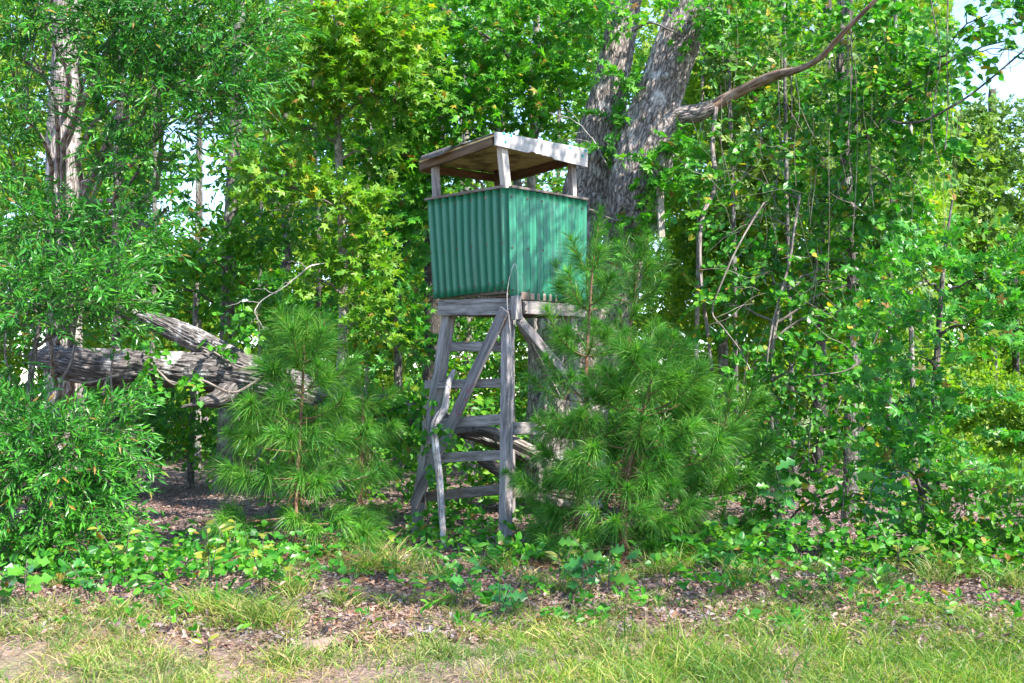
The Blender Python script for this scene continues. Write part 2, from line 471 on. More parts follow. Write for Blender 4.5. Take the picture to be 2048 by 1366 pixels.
def sprays(acc, twigs, kind, size, starts, dirs, length, k, face=(0, -0.55, 0.75), jit=0.55, droop=0.25, fan=0.9, mi=0, tw=0.0035):
    """leafy shoots: k leaves set alternately along each shoot"""
    n = len(starts)
    if n == 0: return
    L = np.broadcast_to(np.asarray(length, float), (n,)) * rng.uniform(0.6, 1.3, n)
    d = unit(dirs)
    nrm = unit(np.asarray(face)[None] + rng.normal(0, 0.45, (n, 3)))
    side = unit(np.cross(d, nrm))
    P = []; D = []; N = []
    for j in range(k):
        f = (j + 0.6) / k
        sg = 1 if j % 2 else -1
        if j == k - 1: sg = 0.15
        p = starts + d * (L * f)[:, None] - np.array([0, 0, 1.0]) * (L * f * f * droop)[:, None]
        dd = d + side * (sg * fan) + rng.normal(0, 0.25, (n, 3)) - np.array([0, 0, droop * (0.4 + f)])
        P.append(p); D.append(dd); N.append(nrm + rng.normal(0, jit, (n, 3)))
    P = np.concatenate(P); D = np.concatenate(D); N = np.concatenate(N)
    place_leaves(acc, kind, P, D, N, size * (0.42 + 0.9 * rng.beta(2.2, 1.8, len(P))), mi)
    if twigs is not None:
        # thin three-sided shoots
        e = starts + d * L[:, None] - np.array([0, 0, 1.0]) * (L * droop)[:, None]
        m = starts + d * (L * .5)[:, None] - np.array([0, 0, 1.0]) * (L * .25 * droop)[:, None]
        s2 = unit(np.cross(d, side))
        V = np.stack([starts + side * tw, starts - side * tw * .6 + s2 * tw, starts - side * tw * .6 - s2 * tw,
                      m + side * tw * .7, m - side * tw * .5 + s2 * tw * .7, m - side * tw * .5 - s2 * tw * .7, e], 1)
        F4 = np.array([[0, 1, 4, 3], [1, 2, 5, 4], [2, 0, 3, 5]])
        F3 = np.array([[3, 4, 6], [4, 5, 6], [5, 3, 6]])
        o = (np.arange(n) * 7)[:, None, None]
        n0 = twigs.n
        twigs.add(V.reshape(-1, 3), (F4[None] + o).reshape(-1, 4))
        F = (F3[None] + o).reshape(-1, 3) - 7 * n
        # reuse the vertices just added
        twigs.loops.append((F + twigs.n).ravel().astype(np.int32)); twigs.sizes.append(np.full(len(F), 3, np.int32))
        twigs.mi.append(np.zeros(len(F), np.int32))


def ellipsoid(n, c, r):
    u = unit(rng.normal(size=(n, 3))) * rng.uniform(0, 1, (n, 1)) ** (1 / 2.4)
    return np.asarray(c) + u * np.asarray(r)


def px_clusters(cl, default_ry=0.8):
    """(px, py, Y, half width px, half height px, half depth m, shoots) -> world"""
    res = []
    for c in cl:
        px, py, Y, rx, ry, rd, n = c
        s = Y / FPX
        res.append((at(px, py, Y), (rx * s, rd, ry * s), int(n)))
    return res


def limb_path(a, b, n=7, sag=0.12, wob=0.06):
    t = np.linspace(0, 1, n)[:, None]
    L = np.linalg.norm(b - a)
    p = a * (1 - t) + b * t
    p = p + np.array([0, 0, 1.0]) * np.sin(t * math.pi) * L * sag
    w = rng.normal(0, wob * L, (n, 3)) * np.sin(t * math.pi)
    return smooth_path(p + w * 0.5, n + 3)


def tree(name, label, cat, trunk_pts, radii, bark, clusters, kind, leaf_mats, leaf, shoot=0.32, k=7, group=None,
         limbs=True, sides=12, disp=0.08, face=(0, -0.55, 0.75), droop=0.25, jit=0.55, twigs=True, fan=0.9, sub=3, limb_r=0.025):
    """one tree: trunk, limbs (each a part), twigs and a crown of single leaves"""
    base = np.array(trunk_pts[0], float)
    base[2] = float(ground_h(base[0], base[1])) if base[2] < 0.6 else base[2]
    root = thing(name, label, cat, base, group)
    n = max(10, 4 * len(trunk_pts))
    tp = smooth_path(trunk_pts, n)
    tp[0, 2] -= 0.15
    rr = smooth_path(np.array(radii)[:, None], n)[:, 0]
    flare = 1 + 0.45 * np.exp(-(tp[:, 2] - base[2]).clip(0) / 0.25)
    a = Acc()
    hi = rr.max() > 0.11
    if hi:
        n2 = n * 6
        tp2 = smooth_path(tp, n2); rr2 = smooth_path((rr * flare)[:, None], n2)[:, 0]
        tube(a, tp2, rr2, 40, plate_disp(int(abs(base[0]) * 1000) % 9973, disp, 18, .16))
    else:
        tube(a, tp, rr * flare, sides)
    a.build("trunk", bark, root, smooth=True)
    crown = Acc(); tw = Acc() if twigs else None
    for c, r, ns in clusters:
        c = np.asarray(c); r = np.asarray(r)
        p = ellipsoid(ns, c, r)
        # attach point on the trunk a little below the clump
        d2 = np.abs(tp[:, 2] - (c[2] - 0.35 * np.linalg.norm((c - tp[:, :][len(tp) // 2])[:2])))
        i = int(np.argmin(d2)); tpnt = tp[i]
        outw = unit(p - tpnt + np.array([0, 0, 0.2])) * 0.7 + unit(p - c) * 0.6 + rng.normal(0, 0.35, p.shape)
        sprays(crown, tw, kind, leaf, p, outw, shoot, k, face=face, jit=jit, droop=droop, fan=fan, mi=0)
        if len(leaf_mats) > 1:
            m = len(crown.mi) - 1
            crown.mi[m] = np.repeat((rng.uniform(size=len(crown.mi[m]) // TMF(kind)) < 0.03).astype(np.int32), TMF(kind))
        if limbs:
            la = Acc()
            L = np.linalg.norm(c - tpnt)
            lp = limb_path(tpnt, c, 7, 0.08)
            r0 = min(rr[i] * 0.75, limb_r + 0.006 * L)
            tube(la, lp, np.linspace(r0, r0 * 0.3, len(lp)), 6, cap=False)
            for _ in range(sub):
                j = random.randint(len(lp) // 2, len(lp) - 1)
                e = ellipsoid(1, c, r * 0.9)[0]
                sp = limb_path(lp[j], e, 5, 0.05)
                tube(la, sp, np.linspace(r0 * 0.35, 0.003, len(sp)), 4, cap=False)
            la.build("limb", bark, root, smooth=True)
    crown.build("crown", leaf_mats, root, kind="stuff")
    if twigs and tw.n: tw.build("twigs", M["twig_bark"], root, kind="stuff")
    return root


def TMF(kind):
    return len(TM[kind][1])


# ================================================================== GROUND
def build_ground():
    xs = np.concatenate([np.linspace(-400, -30, 20), np.linspace(-28, 28, 150), np.linspace(30, 400, 20)])
    ys = np.concatenate([np.linspace(-200, -6, 12), np.linspace(-4, 5, 16), np.linspace(5.2, 18, 130), np.linspace(18.5, 45, 50), np.linspace(50, 900, 30)])
    X, Y = np.meshgrid(xs, ys)
    Z = ground_h(X, Y) * np.exp(-((np.maximum(np.abs(X) - 26, 0)) / 20) ** 2)
    a = Acc()
    nx, ny = len(xs), len(ys)
    i = np.arange(ny - 1)[:, None] * nx; j = np.arange(nx - 1)[None]
    F = np.stack([i + j, i + j + 1, i + nx + j + 1, i + nx + j], -1).reshape(-1, 4)
    a.add(np.stack([X, Y, Z], -1).reshape(-1, 3), F)
    m, n, l, o = new_mat("forest_floor")
    t = n.new("ShaderNodeTexCoord")
    v = n.new("ShaderNodeTexVoronoi"); v.inputs["Scale"].default_value = 20.0
    l.new(t.outputs["Object"], v.inputs["Vector"])
    rl = ramp(n, [(0.0, (0.06, 0.035, 0.03)), (0.35, (0.12, 0.075, 0.065)), (0.7, (0.18, 0.12, 0.105)), (1.0, (0.26, 0.19, 0.17))])
    sep = n.new("ShaderNodeSeparateColor"); l.new(v.outputs["Color"], sep.inputs[0]); l.new(sep.outputs[0], rl.inputs[0])
    n1 = n.new("ShaderNodeTexNoise"); n1.inputs["Scale"].default_value = 30; n1.inputs["Detail"].default_value = 8
    l.new(t.outputs["Object"], n1.inputs["Vector"])
    rs = ramp(n, [(0.3, (0.10, 0.065, 0.05)), (0.55, (0.19, 0.125, 0.10)), (0.75, (0.29, 0.21, 0.17))])
    l.new(n1.outputs["Fac"], rs.inputs[0])
    rg = ramp(n, [(0.3, (0.06, 0.10, 0.02)), (0.6, (0.14, 0.18, 0.04)), (0.8, (0.26, 0.25, 0.1))])
    l.new(n1.outputs["Fac"], rg.inputs[0])
    sx = n.new("ShaderNodeSeparateXYZ"); l.new(t.outputs["Object"], sx.inputs[0])
    n2 = n.new("ShaderNodeTexNoise"); n2.inputs["Scale"].default_value = 0.9; n2.inputs["Detail"].default_value = 5
    l.new(t.outputs["Object"], n2.inputs["Vector"])
    # sandy verge in front, leaf litter under the trees, a meadow far out on the right
    def mask(inp, lo, hi, wob):
        ad = n.new("ShaderNodeMath"); ad.operation = 'MULTIPLY_ADD'; ad.inputs[1].default_value = wob
        l.new(n2.outputs["Fac"], ad.inputs[0]); l.new(inp, ad.inputs[2])
        mr = n.new("ShaderNodeMapRange"); mr.inputs[1].default_value = lo + wob * .5; mr.inputs[2].default_value = hi + wob * .5
        l.new(ad.outputs[0], mr.inputs[0]); return mr.outputs[0]
    c = mixc(n, l, rs.outputs[0], rl.outputs[0], mask(sx.outputs[1], 7.9, 8.9, 2.4))
    rgm = ramp(n, [(0.5, (0, 0, 0)), (0.62, (1, 1, 1))]); l.new(n2.outputs["Fac"], rgm.inputs[0])
    near = n.new("ShaderNodeMath"); near.operation = 'MULTIPLY'
    inv = n.new("ShaderNodeMath"); inv.operation = 'SUBTRACT'; inv.inputs[0].default_value = 1.0
    l.new(mask(sx.outputs[1], 8.2, 9.4, 1.5), inv.inputs[1])
    l.new(inv.outputs[0], near.inputs[0]); l.new(rgm.outputs[0], near.inputs[1])
    nf = n.new('ShaderNodeMath'); nf.operation = 'MULTIPLY'; nf.inputs[1].default_value = 0.3
    l.new(near.outputs[0], nf.inputs[0])
    c = mixc(n, l, c, rg.outputs[0], nf.outputs[0])
    far = n.new("ShaderNodeMath"); far.operation = 'MULTIPLY'
    l.new(mask(sx.outputs[0], 8.0, 10.5, 2.0), far.inputs[0]); l.new(mask(sx.outputs[1], 14.0, 18.0, 2.0), far.inputs[1])
    c = mixc(n, l, c, rg.outputs[0], far.outputs[0])
    p = n.new("ShaderNodeBsdfPrincipled"); p.inputs["Roughness"].default_value = 0.95
    l.new(c, p.inputs["Base Color"])
    b = n.new("ShaderNodeBump"); b.inputs["Strength"].default_value = 0.7; b.inputs["Distance"].default_value = 0.03
    ad = n.new("ShaderNodeMath"); ad.operation = 'ADD'
    l.new(v.outputs["Distance"], ad.inputs[0]); l.new(n1.outputs["Fac"], ad.inputs[1])
    l.new(ad.outputs[0], b.inputs["Height"]); l.new(b.outputs[0], p.inputs["Normal"])
    l.new(p.outputs[0], o.inputs["Surface"])
    g = a.build("ground", m, None, smooth=True)
    tag(g, "leaf-strewn sandy forest floor with a grassy verge in front", "ground", kind="structure")

build_ground()

# ================================================================== HUNTING STAND
W_GREY = wood_mat("weathered_grey_wood", [(0.34, (0.06, 0.05, 0.05)), (0.45, (0.19, 0.168, 0.166)), (0.58, (0.32, 0.288, 0.288)), (0.72, (0.43, 0.39, 0.39))])
W_LEG = wood_mat("blotched_leg_wood", [(0.34, (0.06, 0.05, 0.052)), (0.45, (0.20, 0.175, 0.18)), (0.58, (0.34, 0.305, 0.315)), (0.72, (0.45, 0.41, 0.42))], spots=(0.2, 0.17, 0.19))
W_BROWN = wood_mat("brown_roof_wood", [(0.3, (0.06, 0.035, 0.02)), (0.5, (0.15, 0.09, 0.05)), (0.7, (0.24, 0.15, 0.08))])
W_PALE = wood_mat("bleached_fascia_wood", [(0.3, (0.27, 0.245, 0.23)), (0.5, (0.38, 0.35, 0.335)), (0.7, (0.46, 0.43, 0.41))], spots=(0.36, 0.33, 0.31), grain=18, bump=0.25)
W_PLY = wood_mat("stained_plywood", [(0.3, (0.42, 0.29, 0.13)), (0.5, (0.58, 0.43, 0.21)), (0.7, (0.68, 0.53, 0.29))], stain=(0.13, 0.07, 0.03), grain=16)
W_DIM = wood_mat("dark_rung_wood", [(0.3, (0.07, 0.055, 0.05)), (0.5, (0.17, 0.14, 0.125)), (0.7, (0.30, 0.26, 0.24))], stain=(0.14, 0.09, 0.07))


def frame_matrix(p0, p1, wdir):
    p0 = Vector(p0); p1 = Vector(p1)
    x = (p1 - p0).normalized()
    w = Vector(wdir); y = (w - x * w.dot(x)).normalized()
    z = x.cross(y)
    m = Matrix((x, y, z)).transposed().to_4x4()
    m.translation = (p0 + p1) / 2
    return m, (p1 - p0).length


def board(name, p0, p1, w, t, wdir, mat, parent, segs=6, bev=0.006, wear=0.004, label=None, taper=None):
    """a sawn board, length along local X, width along wdir"""
    mw, L = frame_matrix(p0, p1, wdir)
    bm = bmesh.new()
    prof = [(-w / 2, -t / 2), (w / 2, -t / 2), (w / 2, t / 2), (-w / 2, t / 2)]
    rings = []
    for i in range(segs + 1):
        f = i / segs
        k = 1 if taper is None else taper[0] * (1 - f) + taper[1] * f
        jx = random.uniform(-1, 1) * wear * 1.5 if i in (0, segs) else 0
        rings.append([bm.verts.new((-L / 2 + L * f + (jx if q < 2 else -jx), y * k + random.uniform(-1, 1) * wear, z + random.uniform(-1, 1) * wear * 0.6))
                      for q, (y, z) in enumerate(prof)])
    long_edges = []
    for a, b in zip(rings, rings[1:]):
        for q in range(4):
            bm.faces.new((a[q], a[(q + 1) % 4], b[(q + 1) % 4], b[q]))
    bm.faces.new(rings[0][::-1]); bm.faces.new(rings[-1])
    bm.normal_update()
    eds = [e for e in bm.edges if len(e.link_faces) == 2 and e.calc_face_angle(0) > 0.8]
    bmesh.ops.bevel(bm, geom=eds, offset=bev, segments=1, affect='EDGES')
    bmesh.ops.recalc_face_normals(bm, faces=bm.faces)
    me = bpy.data.meshes.new(name); bm.to_mesh(me); bm.free()
    me.materials.append(mat)
    o = bpy.data.objects.new(name, me); col.objects.link(o)
    if parent is not None:
        o.parent = parent
        o.matrix_local = Matrix.Translation(-parent.location) @ mw
    else:
        o.matrix_world = mw
    if label: o["label"] = label
    return o


YN, YS, YB = 13.15, 14.0, 14.85          # depth of the near, the side and the back corner
stand = thing("hunting_stand", "weathered wooden hunting stand with green corrugated sides on tall legs", "hunting stand", (at(1016, 1075, YN)[0], YN + 0.85, 0.0))
up = (0, 0, 1)
ld = unit(at(880, 600, YS) - at(1016, 600, YN)); ld[2] = 0; ld = unit(ld)        # along the left face
rd = np.array([-ld[0], ld[1], 0])
ln = np.array([-ld[1], ld[0], 0.0]);  ln = ln if ln[1] < 0 else -ln          # outward normals
rn = np.array([-ln[0], ln[1], 0.0])
gl = lambda p: np.array([p[0], p[1], float(ground_h(p[0], p[1])) - 0.25])

# legs
diag = (1, 0, 0)
nl_top, nl_bot = at(1016, 622, YN + .06), gl(at(1010, 1085, YN - .02))
board("leg", nl_top, nl_bot, 0.118, 0.112, ln, W_LEG, stand, 14, 0.008, 0.004, "split grey front leg")
ll_top, ll_bot = at(898, 632, YS), gl(at(822, 1078, YS + .12))
board("leg", ll_top, ll_bot, 0.135, 0.115, ln, W_GREY, stand, 14, 0.008, 0.004)
rl_top, rl_bot = at(1140, 632, YS), gl(at(1172, 1060, YS + .12))
board("leg", rl_top, rl_bot, 0.118, 0.112, rn, W_GREY, stand, 12, 0.008, 0.004)
bl_top, bl_bot = at(1018, 650, YB), gl(at(1020, 1010, YB + .5))
board("leg", bl_top, bl_bot, 0.112, 0.11, rn, W_GREY, stand, 12, 0.008, 0.004)

# rim joists and floor
lz = lambda px, py, Y: at(px, py, Y)
A_n = lz(1029, 613, YN); A_l = lz(880, 616, YS)
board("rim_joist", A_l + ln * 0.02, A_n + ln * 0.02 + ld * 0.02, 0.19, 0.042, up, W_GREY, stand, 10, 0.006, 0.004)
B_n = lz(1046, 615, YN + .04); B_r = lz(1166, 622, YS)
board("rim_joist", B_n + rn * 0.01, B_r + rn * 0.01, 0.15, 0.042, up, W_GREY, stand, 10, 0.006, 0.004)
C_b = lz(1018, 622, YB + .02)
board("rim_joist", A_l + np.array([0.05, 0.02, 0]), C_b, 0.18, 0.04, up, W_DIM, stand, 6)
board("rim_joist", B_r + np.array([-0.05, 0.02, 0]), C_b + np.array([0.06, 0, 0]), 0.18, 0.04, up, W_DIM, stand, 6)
# post stub that caps the joint of the two joists
board("joint_block", at(1032, 592, YN - .06), at(1033, 640, YN - .06), 0.10, 0.09, ln, W_GREY, stand, 3, 0.008)
# floor boards
nF = 8
for i in range(nF):
    f = (i + 0.5) / nF
    p = (A_n * (1 - f) + A_l * f); q = p + (C_b - A_l)
    z = 2.80
    p = np.array([p[0], p[1], z]) + unit(C_b - A_l) * 0.03; q = np.array([q[0], q[1], z]) - unit(C_b - A_l) * 0.03
    wB = np.linalg.norm((A_l - A_n)[:2]) / nF - 0.008
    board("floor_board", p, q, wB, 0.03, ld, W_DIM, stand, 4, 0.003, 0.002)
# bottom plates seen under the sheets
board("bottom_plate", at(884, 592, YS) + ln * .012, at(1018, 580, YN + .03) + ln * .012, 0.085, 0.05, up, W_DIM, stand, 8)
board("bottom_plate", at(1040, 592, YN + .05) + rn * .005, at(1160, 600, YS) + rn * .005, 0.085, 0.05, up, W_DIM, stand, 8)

# corrugated sheets
m, n, l, o = new_mat("green_corrugated_sheet")
t = n.new("ShaderNodeTexCoord")
n1 = n.new("ShaderNodeTexNoise"); n1.inputs["Scale"].default_value = 120; n1.inputs["Detail"].default_value = 3
n2 = n.new("ShaderNodeTexNoise"); n2.inputs["Scale"].default_value = 3; n2.inputs["Detail"].default_value = 6
l.new(t.outputs["Object"], n1.inputs["Vector"]); l.new(t.outputs["Object"], n2.inputs["Vector"])
rA = ramp(n, [(0.3, (0.011, 0.14, 0.075)), (0.7, (0.022, 0.195, 0.108))]); l.new(n1.outputs["Fac"], rA.inputs[0])
rB = ramp(n, [(0.52, (0, 0, 0)), (0.75, (0.45, 0.45, 0.45))]); l.new(n2.outputs["Fac"], rB.inputs[0])
c = mixc(n, l, rA.outputs[0], (0.06, 0.20, 0.16), rB.outputs[0])
mps = n.new("ShaderNodeMapping"); mps.inputs["Scale"].default_value = (9, 9, .7); l.new(t.outputs["Object"], mps.inputs["Vector"])
n3 = n.new("ShaderNodeTexNoise"); n3.inputs["Scale"].default_value = 2.2; n3.inputs["Detail"].default_value = 7; l.new(mps.outputs[0], n3.inputs["Vector"])
rC = ramp(n, [(0.5, (0, 0, 0)), (0.72, (0.5, 0.5, 0.5))]); l.new(n3.outputs["Fac"], rC.inputs[0])
c = mixc(n, l, c, (0.035, 0.075, 0.055), rC.outputs[0])
p = n.new("ShaderNodeBsdfPrincipled"); p.inputs["Roughness"].default_value = 0.4
l.new(c, p.inputs["Base Color"])
b = n.new("ShaderNodeBump"); b.inputs["Strength"].default_value = 0.12; b.inputs["Distance"].default_value = 0.004
l.new(n1.outputs["Fac"], b.inputs["Height"]); l.new(b.outputs[0], p.inputs["Normal"])
l.new(p.outputs[0], o.inputs["Surface"])
M["sheet"] = m
M["rust"] = plain_mat("rusty_screw", (0.16, 0.08, 0.05), 0.6, 0.4)
M["verdigris"] = plain_mat("verdigris_screw", (0.05, 0.36, 0.30), 0.6)


def sheet(tl, tr, br, bl, nrm, waves, amp, parent, phase=0.0, label=None, rag=0.006):
    tl, tr, br, bl = [np.asarray(v, float) for v in (tl, tr, br, bl)]
    nu, nv = waves * 12 + 1, 14
    u = np.linspace(0, 1, nu); v = np.linspace(0, 1, nv)
    U, Vv = np.meshgrid(u, v)
    P = (tl * (1 - U)[..., None] + tr * U[..., None]) * (1 - Vv)[..., None] + (bl * (1 - U)[..., None] + br * U[..., None]) * Vv[..., None]
    h = np.cos((U * waves + phase) * 2 * math.pi)
    h = np.sign(h) * np.abs(h) ** 0.85
    bow = 0.012 * np.sin(U * 3.1) * np.sin(Vv * 3.1) + 0.004 * np.sin(U * 9 + Vv * 5)
    P = P + np.asarray(nrm) * (amp * h + bow)[..., None]
    P[-1, :, 2] += rng.normal(0, rag * 0.3, nu)
    back = P - np.asarray(nrm) * 0.004
    V = np.concatenate([P.reshape(-1, 3), back.reshape(-1, 3)])
    i = np.arange(nv - 1)[:, None] * nu; j = np.arange(nu - 1)[None]
    F = np.stack([i + j, i + j + 1, i + nu + j + 1, i + nu + j], -1).reshape(-1, 4)
    k = nu * nv
    a = Acc(); a.add(V, np.vstack([F, F[:, ::-1] + k]))
    # rim
    rim = []
    for jj in range(nu - 1):
        rim += [[jj, jj + 1, jj + 1 + k, jj + k], [(nv - 1) * nu + jj, (nv - 1) * nu + jj + 1, (nv - 1) * nu + jj + 1 + k, (nv - 1) * nu + jj + k]]
    for ii in range(nv - 1):
        rim += [[ii * nu, (ii + 1) * nu, (ii + 1) * nu + k, ii * nu + k], [ii * nu + nu - 1, (ii + 1) * nu + nu - 1, (ii + 1) * nu + nu - 1 + k, ii * nu + nu - 1 + k]]
    a.loops.append(np.array(rim, np.int32).ravel()); a.sizes.append(np.full(len(rim), 4, np.int32)); a.mi.append(np.zeros(len(rim), np.int32))
    o = a.build("corrugated_panel", M["sheet"], parent, smooth=True, label=label)
    return o, P

e = 0.05
panL, PL = sheet(at(860, 403, YS) + ln * e, at(1020, 376, YN) + ln * e, at(1025, 580, YN) + ln * e, at(873, 598, YS) + ln * e, ln, 11, 0.038, stand, 0.5, "left corrugated green panel with deep ribs")
panR, PR = sheet(at(1010, 376, YN - .03) + rn * e, at(1167, 403, YS) + rn * e, at(1165, 606, YS) + rn * e, at(1014, 597, YN - .03) + rn * e, rn, 12, 0.016, stand, 0.2, "right corrugated green panel with shallow ribs")
sheet(at(1172, 402, YS + .03), at(1018, 425, YB), at(1018, 590, YB), at(1170, 600, YS + .03), -ln, 11, 0.016, stand)
sheet(at(858, 402, YS + .03), at(1014, 425, YB), at(1014, 590, YB), at(868, 598, YS + .03), -rn, 11, 0.016, stand)


def screw(p, nrm, r, mat, parent):
    """pan-head screw with a washer"""
    me = SCREW.get((mat.name, round(r, 4)))
    if me is None:
        bm = bmesh.new()
        bmesh.ops.create_cone(bm, cap_ends=True, segments=8, radius1=r * 1.5, radius2=r * 1.45, depth=r * .3)
        c = bmesh.ops.create_cone(bm, cap_ends=True, segments=8, radius1=r, radius2=r * .6, depth=r * .8)
        bmesh.ops.translate(bm, verts=c["verts"], vec=(0, 0, r * .5))
        me = bpy.data.meshes.new("screw"); bm.to_mesh(me); bm.free(); me.materials.append(mat)
        SCREW[(mat.name, round(r, 4))] = me
    o = bpy.data.objects.new("screw", me); col.objects.link(o)
    o.parent = parent
    o.matrix_local = Matrix.Translation(Vector(p) - parent.location) @ Vector(nrm).to_track_quat('Z', 'Y').to_matrix().to_4x4()
SCREW = {}

# top plates
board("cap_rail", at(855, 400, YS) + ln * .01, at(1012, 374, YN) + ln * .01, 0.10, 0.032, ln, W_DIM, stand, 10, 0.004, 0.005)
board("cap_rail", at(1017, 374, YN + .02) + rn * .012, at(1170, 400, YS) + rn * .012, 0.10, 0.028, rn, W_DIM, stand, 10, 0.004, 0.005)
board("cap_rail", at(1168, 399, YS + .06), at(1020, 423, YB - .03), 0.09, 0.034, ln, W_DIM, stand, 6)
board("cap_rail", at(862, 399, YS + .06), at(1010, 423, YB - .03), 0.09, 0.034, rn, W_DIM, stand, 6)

# roof posts
W_POST = wood_mat("pale_post_wood", [(0.3, (0.22, 0.19, 0.17)), (0.5, (0.42, 0.37, 0.34)), (0.7, (0.58, 0.53, 0.5))])
board("post", at(1003, 285, YN - .02), at(1013, 385, YN + .06), 0.098, 0.09, ln, W_POST, stand, 4, 0.005, 0.002)
board("post", at(870, 318, YS), at(874, 408, YS), 0.085, 0.075, ln, W_GREY, stand, 4, 0.005, 0.002)
board("post", at(1143, 318, YS), at(1146, 402, YS), 0.08, 0.07, rn, W_GREY, stand, 4, 0.005, 0.002)
board("post", at(997, 338, YB - .02), at(999, 432, YB - .02), 0.09, 0.09, ln, W_BROWN, stand, 4, 0.005, 0.002)

# roof: plywood deck with torn felt on the left edge, rails below, fascia on the right
rN = at(990, 268, 12.98); rL = at(838, 322, 14.12); rR = at(1176, 302, 13.98); rB = at(1008, 346, 15.1)


def slab_quad(name, c4, th, mat, parent, nu=14, nv=14, rag=0.0, label=None):
    a, b, c, d = [np.asarray(v, float) for v in c4]
    u = np.linspace(0, 1, nu); v = np.linspace(0, 1, nv); U, V = np.meshgrid(u, v)
    P = (a * (1 - U)[..., None] + b * U[..., None]) * (1 - V)[..., None] + (d * (1 - U)[..., None] + c * U[..., None]) * V[..., None]
    ctr = (a + b + c + d) / 4
    if rag:
        edge = (U == 0) | (U == 1) | (V == 0) | (V == 1)
        P = P + np.where(edge, rng.uniform(-rag, rag * .3, U.shape), 0)[..., None] * unit(P - ctr)
    P[..., 2] += 0.008 * np.sin(U * 7) * np.cos(V * 5)
    x = unit(b - a); y = unit(d - a); nz = unit(np.cross(x, y)); nz = nz if nz[2] > 0 else -nz
    mw = Matrix((Vector(x), Vector(np.cross(nz, x)), Vector(nz))).transposed().to_4x4(); mw.translation = Vector(ctr)
    inv = np.array(mw.inverted())
    V0 = np.concatenate([P.reshape(-1, 3), (P - nz * th).reshape(-1, 3)])
    Vl = V0 @ inv[:3, :3].T + inv[:3, 3]
    k = nu * nv
    i = np.arange(nv - 1)[:, None] * nu; j = np.arange(nu - 1)[None]
    F = np.stack([i + j, i + j + 1, i + nu + j + 1, i + nu + j], -1).reshape(-1, 4)
    rim = []
    for jj in range(nu - 1):
        for r0 in (0, (nv - 1) * nu): rim.append([r0 + jj, r0 + jj + 1, r0 + jj + 1 + k, r0 + jj + k])
    for ii in range(nv - 1):
        for c0 in (0, nu - 1): rim.append([ii * nu + c0, (ii + 1) * nu + c0, (ii + 1) * nu + c0 + k, ii * nu + c0 + k])
    ac = Acc(); ac.add(Vl, np.vstack([F, F[:, ::-1] + k, np.array(rim)]))
    o = ac.build(name, mat, None, label=label)
    o.parent = parent; o.matrix_local = Matrix.Translation(-parent.location) @ mw
    return o

slab_quad("roof_deck", (rN, rR, rB, rL), 0.022, W_PLY, stand, 16, 16, 0.0)
upv = np.array([0, 0, 1.0])
M["felt"] = wood_mat("roof_felt", [(0.3, (0.05, 0.045, 0.042)), (0.5, (0.10, 0.09, 0.085)), (0.7, (0.18, 0.165, 0.16))], grain=40, spots=(0.2, 0.19, 0.18))
slab_quad("roof_felt", (rN + upv * .02 + ln * .02, rR + upv * .02, rB + upv * .02, rL + upv * .02 + ln * .03), 0.012, M["felt"], stand, 24, 24, 0.03)
# curled strip of torn felt along the left edge
a = Acc()
tn = 22
f = np.linspace(0.5, 0.9, tn)
E = rN[None] * (1 - f)[:, None] + rL[None] * f[:, None] + upv * 0.028 + ln * 0.035
wv = 0.07 + 0.05 * np.sin(np.linspace(0.3, 3.0, tn)) + rng.normal(0, 0.012, tn)
rows = []
for s_, dz, dn in ((0, 0.0, 0.0), (0.4, -0.008, 0.03), (0.75, -0.035, 0.035), (1.0, -0.07, 0.02)):
    rows.append(E + ln * (wv * 0.4 * s_ + dn * 0.6)[:, None] + upv * (dz * (wv / 0.1))[:, None])
Pm = np.stack(rows, 0)
i = np.arange(3)[:, None] * tn; j = np.arange(tn - 1)[None]
F = np.stack([i + j, i + j + 1, i + tn + j + 1, i + tn + j], -1).reshape(-1, 4)
a.add(np.concatenate([Pm.reshape(-1, 3), (Pm - ln * .004 + upv * .004).reshape(-1, 3)]), np.vstack([F, F[:, ::-1] + 4 * tn]))
a.build("torn_felt", plain_mat("grey_torn_felt", (0.10, 0.092, 0.088), 0.85), stand, smooth=True, label="pale curled strip of torn roofing")
# rails under the deck
dn = -upv * 0.075
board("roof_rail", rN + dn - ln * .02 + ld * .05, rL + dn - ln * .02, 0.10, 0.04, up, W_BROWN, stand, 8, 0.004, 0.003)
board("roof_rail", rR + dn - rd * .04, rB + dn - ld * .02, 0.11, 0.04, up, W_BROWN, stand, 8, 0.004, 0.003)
board("roof_rail", rL + dn * 1.1 + rd * .03, rB + dn * 1.1 - rd * .05, 0.10, 0.04, up, W_BROWN, stand, 8, 0.004, 0.003)
